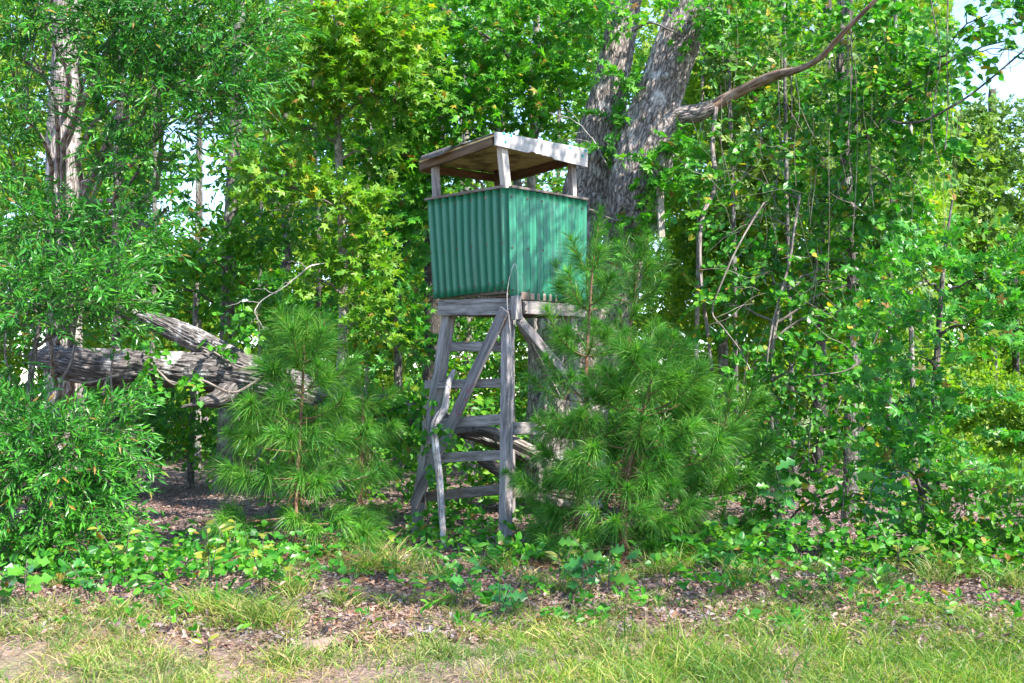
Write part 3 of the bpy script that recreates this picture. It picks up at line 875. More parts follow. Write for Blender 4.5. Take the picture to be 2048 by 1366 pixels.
# broken fascia
def fascia():
    p0 = at(990, 277, 12.955); p1 = at(1174, 316, 13.955)
    mw, L = frame_matrix(p0, p1, up)
    n_ = 40
    bm = bmesh.new()
    top, bot = [], []
    for q in range(n_ + 1):
        f_ = q / n_
        hw = (0.155 * (1 - f_) + 0.225 * f_) / 2
        chip = 0.0
        if 0.34 < f_ < 0.44: chip = 0.028 * math.sin((f_ - 0.34) / 0.10 * math.pi)
        if 0.44 <= f_ < 0.62: chip = 0.012 + random.uniform(0, 0.008)
        if f_ > 0.62: chip = -0.004 + random.uniform(0, 0.003)
        x = -L / 2 + L * f_
        top.append((x, hw + random.uniform(-.002, .002))); bot.append((x, -hw + chip))
    rows = []
    for z in (0.0125, -0.0125):
        rows.append(([bm.verts.new((x, y, z)) for x, y in top], [bm.verts.new((x, y, z)) for x, y in bot]))
    (t1, b1), (t2, b2) = rows
    for q in range(n_):
        bm.faces.new((b1[q], b1[q + 1], t1[q + 1], t1[q])); bm.faces.new((t2[q], t2[q + 1], b2[q + 1], b2[q]))
        bm.faces.new((t1[q], t1[q + 1], t2[q + 1], t2[q])); bm.faces.new((b2[q], b2[q + 1], b1[q + 1], b1[q]))
    bm.faces.new((b1[0], t1[0], t2[0], b2[0])); bm.faces.new((t1[-1], b1[-1], b2[-1], t2[-1]))
    bmesh.ops.recalc_face_normals(bm, faces=bm.faces)
    me = bpy.data.meshes.new("fascia"); bm.to_mesh(me); bm.free(); me.materials.append(W_PALE)
    o = bpy.data.objects.new("fascia_board", me); col.objects.link(o); o.parent = stand
    o.matrix_local = Matrix.Translation(-stand.location) @ mw
    o["label"] = "bleached chipped board with blue-green screw stains"
    zz = (mw.to_3x3() @ Vector((0, 0, 1)))
    s = 1 if zz.y < 0 else -1
    for px, py in ((1006, 268), (1009, 284), (1020, 272), (1043, 277), (1073, 283), (1106, 289), (1138, 296), (1169, 302), (1163, 312)):
        f_ = (px - 990) / 184.0
        Yp = 12.955 * (1 - f_) + 13.955 * f_
        screw(at(px, py, Yp) + np.array(zz) * s * 0.02, zz * s, 0.013, M["verdigris"], stand)
fascia()
# sheet screws
for f_ in (0.045, 0.227, 0.409, 0.591, 0.773, 0.955):
    for v_ in (1, 7, 12):
        q = PR[v_, int(f_ * (PR.shape[1] - 1))]; screw(q + rn * .004, rn, 0.009, M["rust"], stand)
        q = PL[v_, int(f_ * (PL.shape[1] - 1))]; screw(q + ln * .004, ln, 0.009, M["rust"], stand)

# diagonal braces
W_BRACE = wood_mat("brace_wood", [(0.34, (0.06, 0.05, 0.053)), (0.45, (0.16, 0.142, 0.147)), (0.58, (0.25, 0.225, 0.235)), (0.72, (0.34, 0.31, 0.32))])
br = board("brace", at(1010, 618, YN - .02), at(826, 1012, YS - .04), 0.150, 0.042, ln * 0 + np.array([ld[0], ld[1], 0.3]), W_BRACE, stand, 14, 0.006, 0.003, "long diagonal brace with faded red painted marks")
board("brace", at(1037, 638, YN - .02), at(1186, 812, YS - .02), 0.115, 0.04, np.array([rd[0], rd[1], 0.3]), W_BRACE, stand, 10, 0.005, 0.003)
board("brace", at(1040, 650, YN + .25), at(1116, 792, YB - .2), 0.06, 0.035, np.array([1, 0, 0.3]), W_GREY, stand, 6, 0.004, 0.002)
# rungs and rails
for (x0, y0, x1, y1, h) in ((893, 693, 1010, 693, .115), (851, 769, 1008, 766, .105), (846, 852, 1008, 838, .125), (836, 918, 1006, 910, .115), (832, 996, 1006, 978, .12)):
    board("rung", at(x0, y0, YS + .12), at(x1, y1, YN + .12), h, 0.04, up, W_DIM if y0 > 980 else W_GREY, stand, 8, 0.006, 0.004)
board("rung", at(1026, 857, YN + .07), at(1160, 856, YS + .02), 0.145, 0.045, up, W_GREY, stand, 8, 0.006, 0.004)
board("rung", at(1024, 985, YN + .12), at(1168, 990, YS + .12), 0.11, 0.04, up, W_DIM, stand, 6, 0.006, 0.004)


# nail heads at the joints
for (px, py, Y, nn_) in ((1004, 632, YN - .06, ln), (1010, 640, YN - .06, ln), (890, 608, YS - .06, ln), (890, 624, YS - .06, ln), (1020, 604, YN - .05, ln), (1020, 622, YN - .05, ln), (1044, 645, YN - .05, rn), (1050, 652, YN - .05, rn), (1052, 608, YN + .02, rn), (1052, 622, YN + .02, rn)):
    screw(at(px, py, Y), nn_, 0.008, M["rust"], stand)


# red painted marks on the brace: open curve, dot, open curve
def brace_marks():
    mwb = Matrix.Translation(stand.location) @ br.matrix_basis
    zc = mwb.to_3x3() @ Vector((0, 0, 1)); sg = 1 if zc.y < 0 else -1
    m, n, l, o = new_mat("faded_red_paint")
    p = n.new("ShaderNodeBsdfPrincipled"); p.inputs["Roughness"].default_value = 0.9
    t = n.new("ShaderNodeTexCoord"); ns = n.new("ShaderNodeTexNoise"); ns.inputs["Scale"].default_value = 60; ns.inputs["Detail"].default_value = 4
    l.new(t.outputs["Object"], ns.inputs["Vector"])
    r = ramp(n, [(0.35, (0.20, 0.05, 0.075)), (0.65, (0.27, 0.12, 0.15))]); l.new(ns.outputs["Fac"], r.inputs[0]); l.new(r.outputs[0], p.inputs["Base Color"])
    l.new(p.outputs[0], o.inputs["Surface"])
    inv = mwb.inverted()
    def stroke(pxs, w):
        pts = smooth_path([np.array(inv @ Vector(project(px, py))) for px, py in pxs], 26)
        pts[:, 2] = sg * (0.021 + 0.0042)
        T = unit(np.gradient(pts, axis=0)); S = np.stack([-T[:, 1], T[:, 0], np.zeros(len(T))], -1)
        ww = w * (0.75 + 0.35 * np.sin(np.linspace(0, 5, len(pts)))) + rng.normal(0, w * .08, len(pts))
        V = np.concatenate([pts + S * ww[:, None], pts - S * ww[:, None]])
        k = len(pts); q = np.arange(k - 1)
        F = np.stack([q, q + 1, q + 1 + k, q + k], -1)
        if sg < 0: F = F[:, ::-1]
        a = Acc(); a.add(V, F)
        ob = a.build("paint_mark", m, None); ob.parent = br
    def project(px, py):
        # onto the visible face of the brace
        c0 = Vector((0, 0, CAM_Z)); d = Vector(at(px, py, 10.0)) - c0
        pp = mwb @ Vector((0, 0, sg * 0.025))
        return c0 + d * ((pp - c0).dot(zc) / d.dot(zc))
    # each mark follows the photographed stroke on the board
    stroke([(937, 769), (934, 778), (936, 785), (941, 775), (946, 768), (948, 771)], 0.008)
    stroke([(929, 802), (932, 798), (934, 796)], 0.011)
    stroke([(918, 806), (914, 815), (913, 824), (917, 830), (924, 826), (929, 816), (931, 808)], 0.008)
brace_marks()

# ================================================================== SMALL WOODEN THINGS ROUND THE STAND
def tube_thing(name, label, cat, pts, radii, mat, group=None, sides=8, n=None, disp=None, base=None):
    P = smooth_path(pts, n or len(pts) * 5)
    rr = smooth_path(np.array(radii, float)[:, None], len(P))[:, 0] if not np.isscalar(radii) else np.full(len(P), radii)
    root = thing(name, label, cat, P[-1] if base is None else base, group)
    a = Acc(); tube(a, P, rr, sides, disp)
    a.build("stem", mat, root, smooth=True)
    return root

def pts(*q):
    return [at(*p) for p in q]

tube_thing("crooked_stick", "crooked bare grey branch propped upright against the ladder rungs", "stick",
           pts((908, 742, 13.75), (898, 765, 13.65), (893, 790, 13.55), (890, 815, 13.45), (876, 835, 13.35), (868, 852, 13.3), (871, 890, 13.2), (877, 935, 13.1), (881, 985, 13.0), (884, 1030, 12.9), (887, 1075, 12.85), (889, 1098, 12.8)),
           [.030, .038, .036, .046, .05, .046, .043, .042, .04, .038, .034, .03], M["grey_wood"], sides=12, disp=bark_disp(3, .12, 5, 6))
# dried vine on the corner of the stand
root = thing("dried_vine", "dried thin vine looping up the corner of the green panels", "vine", at(1022, 700, YN - .1))
for pp, rr in ((((1028, 720), (1020, 660), (1014, 600), (1018, 560), (1028, 528), (1034, 540), (1036, 580), (1034, 610), (1030, 650)), .0045),
               (((1036, 548), (1045, 549), (1049, 565), (1044, 590), (1040, 600)), .004),
               (((1018, 628), (1022, 680), (1025, 730), (1020, 760)), .005),
               (((1040, 610), (1046, 640), (1050, 655)), .005)):
    a = Acc(); tube(a, smooth_path([at(x, y, YN - .13) for x, y in pp], 26), rr, 5)
    a.build("stem", M["grey_wood"], root, smooth=True)
# hanging board on the oak
hb = board("hanging_board", at(1320, 372, 15.35), at(1323, 476, 15.35), 0.092, 0.045, (1, 0.35, 0), W_POST, None, 5, 0.005, 0.002)
tag(hb, "short grey plank hanging upright beside the big oak trunk", "plank")

# ================================================================== BIG OAK
def big_oak():
    root = thing("oak_tree", "huge old oak with two leaning grey trunks behind the stand", "tree", at(1100, 960, 16.3) * np.array([1, 1, 0]))
    def stem(name, P, rad, seed, lbl):
        Pm = smooth_path(P, 300); rr = smooth_path(np.array(rad)[:, None], 300)[:, 0]
        a = Acc(); tube(a, Pm, rr, 130, plate_disp(seed, 0.085, 40, .15))
        a.build(name, M["oak_bark"], root, smooth=True, label=lbl)
    stem("trunk", pts((1112, 1010, 16.5), (1112, 900, 16.5), (1118, 720, 16.5), (1140, 540, 16.5), (1172, 400, 16.6), (1196, 290, 16.6), (1224, 150, 16.7), (1254, 0, 16.8), (1300, -240, 17)),
         [.52, .44, .40, .38, .36, .33, .27, .22, .18], 11, "left, thinner trunk of the pair")
    stem("trunk", pts((1120, 1000, 16.2), (1140, 860, 16.15), (1180, 720, 16.1), (1222, 590, 16.05), (1248, 490, 16.0), (1265, 400, 16.0), (1300, 260, 16.0), (1340, 130, 16.0), (1384, 0, 16.0), (1450, -200, 16.0)),
         [.60, .52, .44, .37, .34, .385, .37, .33, .29, .24], 12, "right, thicker trunk of the pair")
    # barkless limb
    Pm = smooth_path(pts((1320, 262, 15.95), (1352, 238, 15.75), (1400, 226, 15.6), (1455, 196, 15.5), (1505, 170, 15.15), (1552, 150, 14.8), (1600, 138, 14.4), (1642, 115, 14.0), (1672, 82, 13.8), (1700, 52, 13.6), (1750, 2, 13.4), (1800, -40, 13.3)), 90)
    rr = smooth_path(np.array([.16, .115, .095, .082, .072, .066, .042, .036, .036, .032, .026, .018])[:, None], 90)[:, 0]
    a = Acc(); tube(a, Pm, rr, 20, bark_disp(5, .12, 6, 3)); a.build("dead_limb", M["dead_wood"], root, smooth=True, label="bare reddish dead limb reaching right")
    # branch collar where the limb leaves the trunk
    a = Acc(); tube(a, smooth_path(pts((1306, 330, 15.85), (1326, 280, 15.8), (1352, 240, 15.75), (1400, 226, 15.6), (1428, 212, 15.55)), 60), np.array([.25, .22, .165, .13, .112]).repeat(12)[:60] if False else np.interp(np.linspace(0, 4, 60), range(5), [.26, .23, .165, .125, .098]), 40, plate_disp(9, .13, 20, .12))
    a.build("branch_collar", M["oak_bark"], root, smooth=True)
    # knots: burl, hole with a rolled lip
    for (px, py, Y, r, s) in ((1312, 452, 15.68, .13, 1), (1330, 152, 15.68, .07, 2)):
        bm = bmesh.new(); bmesh.ops.create_icosphere(bm, subdivisions=3, radius=r)
        for v in bm.verts: v.co *= 1 + .18 * math.sin(v.co.x * 30 + s) * math.cos(v.co.z * 26)
        me = bpy.data.meshes.new("burl"); bm.to_mesh(me); bm.free(); me.materials.append(M["log_bark"])
        me.attributes.new("tc", 'FLOAT_VECTOR', 'POINT').data.foreach_set("vector", np.array([v.co for v in me.vertices]).ravel())
        for p_ in me.polygons: p_.use_smooth = True
        o = bpy.data.objects.new("burl", me); col.objects.link(o); o.parent = root; o.location = Vector(at(px, py, Y)) - root.location
    a = Acc(); th = np.linspace(0, 2 * math.pi, 25)
    c = at(1247, 428, 15.66)
    ring = c + np.stack([np.cos(th) * .085, .02 * np.cos(th * 2), np.sin(th) * .11], -1)
    tube(a, ring, .038, 10, bark_disp(4, .2, 4, 20), cap=False)
    a.build("knot_lip", M["oak_bark"], root, smooth=True)
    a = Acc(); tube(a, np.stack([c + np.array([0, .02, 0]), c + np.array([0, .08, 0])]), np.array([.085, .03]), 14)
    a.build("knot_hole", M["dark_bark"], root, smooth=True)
    # thin dead twigs on the stems
    for q in (((1270, 60, 16.3), (1300, 45, 16.0), (1340, 60, 15.7), (1375, 74, 15.5), (1400, 72, 15.5)), ((1180, 420, 16), (1240, 440, 15.5), (1280, 400, 15.5)),):
        a = Acc(); tube(a, smooth_path(pts(*q), 22), np.linspace(.02, .006, 22), 6); a.build("twig", M["vine_bark"], root, smooth=True)
    # own crown, high over the picture, and low sprays of leaves on the stems
    cr = Acc(); tw = Acc()
    for (c, r, nn) in px_clusters([(1250, 170, 16.1, 46, 50, .35, 26), (1225, 235, 16.1, 40, 26, .3, 14), (1200, 300, 16.0, 26, 30, .3, 10), (1350, 300, 15.5, 50, 40, .4, 26), (1320, 365, 15.5, 55, 45, .4, 30), (1290, 330, 15.4, 30, 25, .3, 10), (1275, 440, 15.5, 40, 25, .3, 16), (1235, 470, 15.6, 26, 22, .2, 8), (1210, 40, 16.2, 60, 40, .5, 26), (1430, 40, 15.5, 70, 60, .5, 46), (1330, 20, 15.5, 20, 14, .2, 5)]):
        p_ = ellipsoid(nn, c, r); sprays(cr, tw, "star", .135, p_, rng.normal(0, 1, p_.shape) + np.array([0.2, -.6, .1]), .3, 6)
    for (c, r, nn) in [((3.0, 16, 9.3), (1.6, 1.2, .7), 120)]:
        p_ = ellipsoid(nn, c, r); sprays(cr, tw, "oval", .16, p_, rng.normal(0, 1, p_.shape), .4, 7)
    cr.build("crown", M["star"], root, kind="stuff"); tw.build("twigs", M["twig_bark"], root, kind="stuff")
big_oak()


# ================================================================== FALLEN TRUNK
def fallen():
    root = thing("fallen_tree", "thick fallen oak trunk lying across the left side behind a young pine", "fallen tree", at(1010, 930, 15.4) * np.array([1, 1, 0]))
    def stem(nm, P, rad, seed, mat, n=230, sides=120, amp=.13, ridges=36):
        Pm = smooth_path(P, n); rr = smooth_path(np.array(rad)[:, None], n)[:, 0]
        a = Acc(); tube(a, Pm, rr, sides, plate_disp(seed, amp, ridges, .22)); a.build(nm, mat, root, smooth=True)
    stem("trunk", pts((1060, 915, 15.9), (960, 868, 15.7), (860, 838, 15.6), (760, 812, 15.4), (640, 790, 15.2), (540, 765, 15.1), (440, 745, 15.0), (330, 738, 15.0), (200, 738, 14.9), (110, 722, 14.9), (60, 712, 14.9)),
         [.10, .12, .16, .19, .22, .26, .28, .25, .25, .20, .07], 21, M["log_bark"], 150)
    stem("limb", pts((600, 785, 15.1), (520, 752, 15.05), (440, 706, 15.15), (360, 664, 15.3), (280, 632, 15.4), (180, 600, 15.5)),
         [.23, .22, .18, .15, .11, .06], 22, M["log_bark"])
    stem("broken_stub", pts((470, 765, 14.95), (440, 795, 14.8), (412, 803, 14.7), (380, 810, 14.55), (362, 814, 14.5)), [.17, .13, .08, .028, .018], 23, M["log_bark"], 40, 24)
    stem("limb", pts((560, 800, 15.2), (480, 802, 15.05), (420, 808, 14.95)), [.12, .10, .05], 25, M["log_bark"], 30, 24)
    # bare split wood by the stand
    stem("split_wood", pts((905, 868, 15.0), (945, 860, 14.95), (985, 866, 14.9), (1030, 886, 14.9), (1080, 910, 15)), [.03, .07, .085, .085, .07], 26, M["rotten_wood"], 40, 24, .06, 8)
    for q in range(6):
        x0 = 930 + q * 12; y0 = 905 + q * 9
        stem("splinter", pts((x0, y0, 14.9), (x0 + 40, y0 + 16, 14.9), (x0 + 95, y0 + 40 + q * 3, 15)), [.02, .055, .04], 30 + q, M["rotten_wood"], 16, 10, .1, 4)
    # vines and roots on the bark
    for q, r_ in ((((300, 725, 14.6), (350, 770, 14.6), (400, 760, 14.6), (460, 785, 14.6), (500, 770, 14.7), (540, 740, 14.8)), .018),
                  (((380, 690, 15.0), (420, 700, 14.8), (470, 730, 14.7), (530, 742, 14.8)), .014), (((140, 760, 14.5), (180, 765, 14.55), (240, 750, 14.55), (300, 752, 14.6), (380, 775, 14.6)), .016),
                  (((205, 790, 14.5), (215, 760, 14.5), (240, 750, 14.55), (270, 745, 14.6)), .02), (((150, 690, 14.5), (140, 730, 14.45), (120, 770, 14.4), (105, 840, 14.4)), .02),
                  (((230, 700, 14.55), (222, 740, 14.5), (225, 800, 14.45)), .01), (((455, 780, 14.5), (470, 815, 14.5), (478, 840, 14.5), (480, 830, 14.5)), .008), (((60, 590, 14.8), (20, 640, 14.6), (10, 700, 14.5), (20, 760, 14.5)), .014)):
        a = Acc(); tube(a, smooth_path(pts(*q), 30), r_, 6); a.build("creeper_stem", M["vine_bark"], root, smooth=True)
    cr = Acc()
    for (c, r, nn) in px_clusters([(300, 770, 14.5, 30, 35, .15, 16), (280, 690, 14.5, 60, 20, .2, 14), (390, 760, 14.5, 25, 25, .15, 10), (700, 810, 15.0, 90, 30, .3, 50), (780, 840, 15.0, 70, 40, .3, 60), (430, 700, 14.8, 50, 20, .2, 10), (480, 650, 14.9, 40, 30, .3, 16), (830, 800, 15.2, 30, 20, .2, 14)]):
        p_ = ellipsoid(nn, c, r); sprays(cr, None, "round", .085, p_, rng.normal(0, 1, p_.shape), .22, 5, droop=.4)
    cr.build("creeper_leaves", M["round"], root, kind="stuff")
fallen()


# ================================================================== PINE SAPLINGS
def needle_tuft(acc, P, T, n, length, droop, spread=(0.35, 1.25), w=0.0031, mi=0, zmin=0.02):
    """n long needles set round the shoot P (points) with tangents T"""
    n = max(6, int(n * rng.uniform(.55, 1.3))); length = length * rng.uniform(.78, 1.15)
    k = rng.integers(0, len(P), n)
    p = P[k]; t = T[k]
    rnd = rng.normal(size=(n, 3)); perp = unit(rnd - t * np.sum(rnd * t, 1, keepdims=True))
    ang = rng.uniform(spread[0], spread[1], n)[:, None]
    d = t * np.cos(ang) + perp * np.sin(ang)
    L = (length * rng.uniform(0.7, 1.15, n))[:, None]
    dr = (droop * rng.uniform(0.6, 1.4, n))[:, None] * np.array([0, 0, -1.0])
    p1 = p + d * L * 0.5 + dr * L * 0.12
    p2 = p1 + unit(d + dr * 0.9) * L * 0.5 + dr * L * 0.10
    sd = unit(np.cross(d, rng.normal(size=(n, 3)))) * w
    V = np.stack([p - sd, p + sd, p1 - sd * .9, p1 + sd * .9, p2], 1)
    F = np.array([[0, 1, 3], [0, 3, 2], [2, 3, 4]])[None] + (np.arange(n) * 5)[:, None, None]
    acc.add(V.reshape(-1, 3), F.reshape(-1, 3), mi=mi)


def pine(label, stem_pts, r0, whorls, dens=1.0, nl=0.21, seed=1, group="young long-needled pines"):
    """whorls: (fraction up the stem, branches, reach m, rise m)"""
    rs = np.random.default_rng(seed)
    base = np.array(stem_pts[0]); base[2] = float(ground_h(base[0], base[1]))
    root = thing("pine_sapling", label, "pine sapling", base, group)
    S = smooth_path(stem_pts, 60); S[0, 2] -= .1
    a = Acc(); tube(a, S, np.linspace(r0, .007, 60), 9, bark_disp(seed, .1, 5, 12)); a.build("trunk", M["pine_bark"], root, smooth=True)
    nd = Acc()
    T = unit(np.gradient(S, axis=0))
    H = S[-1, 2] - base[2]
    # leader
    i0 = int(60 * (1 - 0.5 / max(H, .6)))
    needle_tuft(nd, S[i0:], T[i0:], int(260 * dens), nl, .15, (0.3, 1.0))
    needle_tuft(nd, S[-4:], T[-4:], int(110 * dens), nl * .55, 0, (0.1, .5), mi=1)
    for (f, nb, reach, rise) in whorls:
        ph = rs.uniform(0, 6.28)
        for b in range(nb):
            i = int(np.clip(f + rs.uniform(-.015, .015), 0, .98) * 59)
            az = ph + b * 2 * math.pi / nb + rs.uniform(-.35, .35)
            out = np.array([math.cos(az), math.sin(az), 0])
            Lb = reach * rs.uniform(.7, 1.15); rz = rise * rs.uniform(.6, 1.3)
            p0 = S[i]; p3 = p0 + out * Lb + np.array([0, 0, rz])
            p1 = p0 + out * Lb * .4 + np.array([0, 0, rz * .15]); p2 = p0 + out * Lb * .75 + np.array([0, 0, rz * .5])
            B = smooth_path([p0, p1, p2, p3], 24)
            TB = unit(np.gradient(B, axis=0))
            ba = Acc(); tube(ba, B, np.linspace(max(.006, r0 * .4 * (1 - f * .6)), .004, 24), 6, cap=False)
            j0 = max(3, int(24 * (1 - min(.85, .38 / max(Lb, .2)))))
            dr = .75 if f < .5 else .4
            needle_tuft(nd, B[j0:], TB[j0:], int(200 * dens), nl * 1.25, dr, (.3, 1.2))
            needle_tuft(nd, B[-2:], TB[-2:], int(45 * dens), nl * .6, .1, (.1, .7), mi=1)
            if Lb > .42:
                for q in range(1 + int(Lb > .62)):
                    j = rs.integers(9, 19)
                    sd = unit(np.cross(TB[j], [0, 0, 1])) * (1 if q % 2 else -1)
                    e = B[j] + (TB[j] * .7 + sd * .8 + np.array([0, 0, .35])) * Lb * rs.uniform(.28, .42)
                    Q = smooth_path([B[j], (B[j] + e) / 2 + np.array([0, 0, -.02]), e], 12); TQ = unit(np.gradient(Q, axis=0))
                    tube(ba, Q, np.linspace(.006, .003, 12), 5, cap=False)
                    needle_tuft(nd, Q[6:], TQ[6:], int(150 * dens), nl * 1.25, dr, (.3, 1.2))
                    needle_tuft(nd, Q[-2:], TQ[-2:], int(25 * dens), nl * .6, .1, (.1, .7), mi=1)
            ba.build("branch", M["pine_bark"], root, smooth=True)
    ni = Acc(); needle_tuft(ni, S[3:34], T[3:34], int(260 * dens), nl * .9, 1.3, (1.0, 2.0)); ni.build("dry_needles", M["pine_straw"], root, kind="stuff")
    nd.build("needles", [M["needle"], M["needle_new"]], root, kind="stuff")
    return root

pine("young pine in front of the fallen trunk, left of the stand",
     pts((588, 1120, 12.3), (594, 960, 12.35), (600, 860, 12.4), (606, 760, 12.4), (608, 690, 12.4), (604, 640, 12.4)), .028,
     [(.03, 6, .55, -.12), (.09, 7, .86, -.05), (.20, 6, .70, .10), (.32, 6, .66, .18), (.44, 6, .60, .24), (.56, 6, .54, .3), (.69, 5, .42, .36), (.82, 4, .26, .34)], 1.0, .24, 41)
pine("small drooping pine between the fallen trunk and the left leg of the stand",
     pts((722, 1040, 13.9), (724, 930, 13.95), (726, 850, 14.0), (724, 790, 14.0), (706, 745, 14.0)), .02,
     [(.06, 5, .34, -.05), (.2, 5, .42, .1), (.42, 5, .42, .14), (.66, 5, .36, .2)], .8, .22, 42)
pine("tallest young pine, its tip reaching above the lower edge of the green panels",
     pts((1148, 1125, 12.0), (1158, 990, 12.05), (1172, 860, 12.1), (1172, 740, 12.1), (1178, 640, 12.1), (1186, 530, 12.1), (1200, 425, 12.1)), .032,
     [(.03, 5, .5, -.08), (.08, 5, .6, .06), (.17, 6, .70, .2), (.30, 6, .62, .25), (.43, 5, .55, .32), (.56, 5, .5, .36), (.70, 5, .46, .40), (.83, 3, .24, .28)], .85, .2, 43)
pine("broad bushy young pine with a reddish stem, right of the front leg",
     pts((1246, 1140, 11.6), (1250, 1010, 11.65), (1262, 920, 11.7), (1288, 820, 11.7), (1310, 730, 11.7), (1322, 672, 11.7)), .036,
     [(.02, 6, .55, -.1), (.07, 6, .75, .0), (.15, 6, .9, .1), (.24, 6, .85, .16), (.34, 6, .85, .22), (.45, 6, .8, .3), (.6, 6, .62, .36), (.76, 5, .4, .36)], 1.0, .23, 44)
pine("low young pine leaning right at the edge of the vine thicket",
     pts((1385, 1110, 12.3), (1400, 1010, 12.3), (1428, 920, 12.3), (1452, 840, 12.3), (1462, 770, 12.3)), .03,
     [(.04, 5, .55, -.08), (.12, 6, .75, .08), (.3, 6, .8, .2), (.5, 6, .75, .3), (.72, 5, .5, .34)], 1.0, .22, 45)
pine("thin young pine in front of the oak trunk, its bare stem showing between the needles",
     pts((1250, 1090, 13.2), (1252, 900, 13.2), (1254, 760, 13.2), (1262, 640, 13.2), (1276, 540, 13.2), (1280, 490, 13.2)), .024,
     [(.35, 5, .5, .25), (.52, 5, .5, .32), (.68, 5, .48, .38), (.84, 4, .3, .3)], .8, .19, 46)

# ================================================================== TREES AND THICKET
# left: narrow-leaved oak that fills the left side
tree("willow_oak", "narrow-leaved oak with a thick furrowed trunk at the left edge", "tree",
     pts((128, 1030, 16.3), (128, 900, 16.3), (126, 600, 16.3), (126, 330, 16.3), (130, 100, 16.3), (142, -120, 16.2), (160, -400, 16.1)),
     [.30, .28, .25, .235, .20, .17, .10], M["sunny_bark"],
     px_clusters([(20, 120, 12.2, 90, 150, .7, 190), (60, 20, 12.3, 130, 60, .7, 130), (240, 50, 12.2, 100, 80, .7, 160), (350, 40, 12.1, 130, 90, .7, 220), (470, 90, 12.2, 110, 110, .6, 190), (545, 30, 12.3, 60, 60, .6, 40), (300, 190, 12.1, 130, 80, .6, 200), (420, 220, 12.1, 80, 70, .5, 70), (215, 290, 12.2, 45, 60, .5, 44), (280, 330, 12.2, 80, 55, .5, 60), (20, 330, 12.2, 50, 90, .6, 80), (90, 470, 12.0, 120, 70, .6, 180), (130, 560, 12.6, 90, 60, .5, 90), (60, 620, 12.6, 60, 40, .4, 40), (240, 470, 12.0, 90, 60, .5, 80), (330, 420, 12.2, 50, 40, .5, 20),
                  (100, -120, 12.6, 260, 90, 1.2, 120), (420, -120, 12.6, 240, 80, 1.0, 80)]),
     "narrow", [M["oak_narrow"]], .122, .34, 12, sides=14, face=(0.1, -0.6, 0.7), fan=.75, limb_r=.02)
tree("leafy_shrub", "dense narrow-leaved shrub reaching from the ground to the fallen trunk at the left edge", "shrub",
     pts((60, 1130, 11.6), (70, 950, 11.6), (60, 780, 11.6), (80, 640, 11.6)), [.05, .045, .035, .02], M["tree_bark"],
     px_clusters([(60, 600, 11.4, 130, 70, .6, 190), (190, 570, 11.4, 90, 60, .5, 110), (0, 700, 11.3, 40, 60, .5, 40), (60, 860, 11.3, 110, 70, .6, 180), (110, 930, 11.2, 120, 90, .6, 250), (40, 1000, 11.1, 110, 90, .6, 230), (190, 1020, 11.3, 60, 60, .5, 90), (150, 1080, 11.1, 90, 40, .5, 90), (20, 1090, 10.9, 60, 40, .4, 60), (240, 630, 11.6, 60, 30, .4, 26), (230, 860, 11.4, 40, 70, .3, 50), (120, 670, 11.5, 40, 20, .3, 6)]),
     "narrow", [M["oak_narrow"]], .115, .36, 12, face=(0.1, -0.6, 0.7), fan=.75, limb_r=.012)

# sweetgums and other trees round the clearing: trunk line, bark, clumps
tree("sweetgum_tree", "slender pale-trunked sweetgum with bright yellow-green crown left of the stand", "tree",
     pts((680, 960, 16.5), (682, 760, 16.5), (688, 600, 16.5), (684, 450, 16.5), (677, 300, 16.5), (675, 190, 16.5), (672, 40, 16.5), (680, -150, 16.5)), [.085, .075, .07, .06, .055, .05, .04, .025], M["pale_bark"],
     px_clusters([(660, 30, 16.0, 90, 60, .9, 130), (620, 120, 15.8, 80, 60, .7, 110), (720, 110, 15.9, 90, 60, .8, 120), (640, 190, 15.9, 70, 40, .6, 70), (780, 60, 16.2, 80, 70, .9, 110), (760, 190, 16.2, 70, 60, .7, 70), (590, 250, 16.1, 70, 50, .7, 60), (820, 150, 16.4, 60, 80, .8, 80), (740, 300, 16.4, 50, 50, .6, 36), (600, 370, 15.9, 90, 30, .5, 46), (680, 390, 15.8, 60, 30, .5, 36), (540, 360, 16.0, 60, 40, .5, 36), (720, 430, 16.0, 50, 50, .5, 40), (710, 520, 16.2, 60, 60, .6, 50), (730, 640, 16.2, 60, 60, .7, 60), (640, 560, 16.2, 40, 40, .5, 24), (700, -80, 16.3, 180, 50, 1.0, 60)]),
     "star", [M["star_bright"], M["yellow"]], .135, .36, 7)
tree("sweetgum_tree", "tall sweetgum directly behind the roof of the stand with a forked grey trunk", "tree",
     pts((1068, 900, 19), (1066, 600, 19), (1062, 380, 19), (1070, 230, 19), (1072, 100, 19), (1074, -60, 19)), [.1, .09, .075, .07, .06, .05], M["pale_bark"],
     px_clusters([(900, 40, 17.6, 90, 70, 1, 110), (1000, 60, 17.6, 100, 80, 1, 140), (1100, 60, 17.8, 80, 80, 1, 110), (930, 150, 17.6, 80, 60, .9, 90), (1040, 180, 17.6, 90, 60, .9, 110), (860, 230, 17.5, 80, 60, .9, 100), (960, 240, 17.5, 70, 40, .8, 60), (1120, 200, 18, 60, 70, .8, 70), (800, 300, 17.3, 60, 60, .8, 60), (1080, 300, 18.3, 60, 40, .6, 36), (900, 340, 17.6, 70, 50, .8, 60), (960, 350, 17.6, 40, 40, .5, 26), (1150, 30, 18, 70, 60, .9, 70), (1000, -90, 18, 200, 50, 1.0, 60)]),
     "star", [M["star"], M["yellow"]], .135, .38, 7)
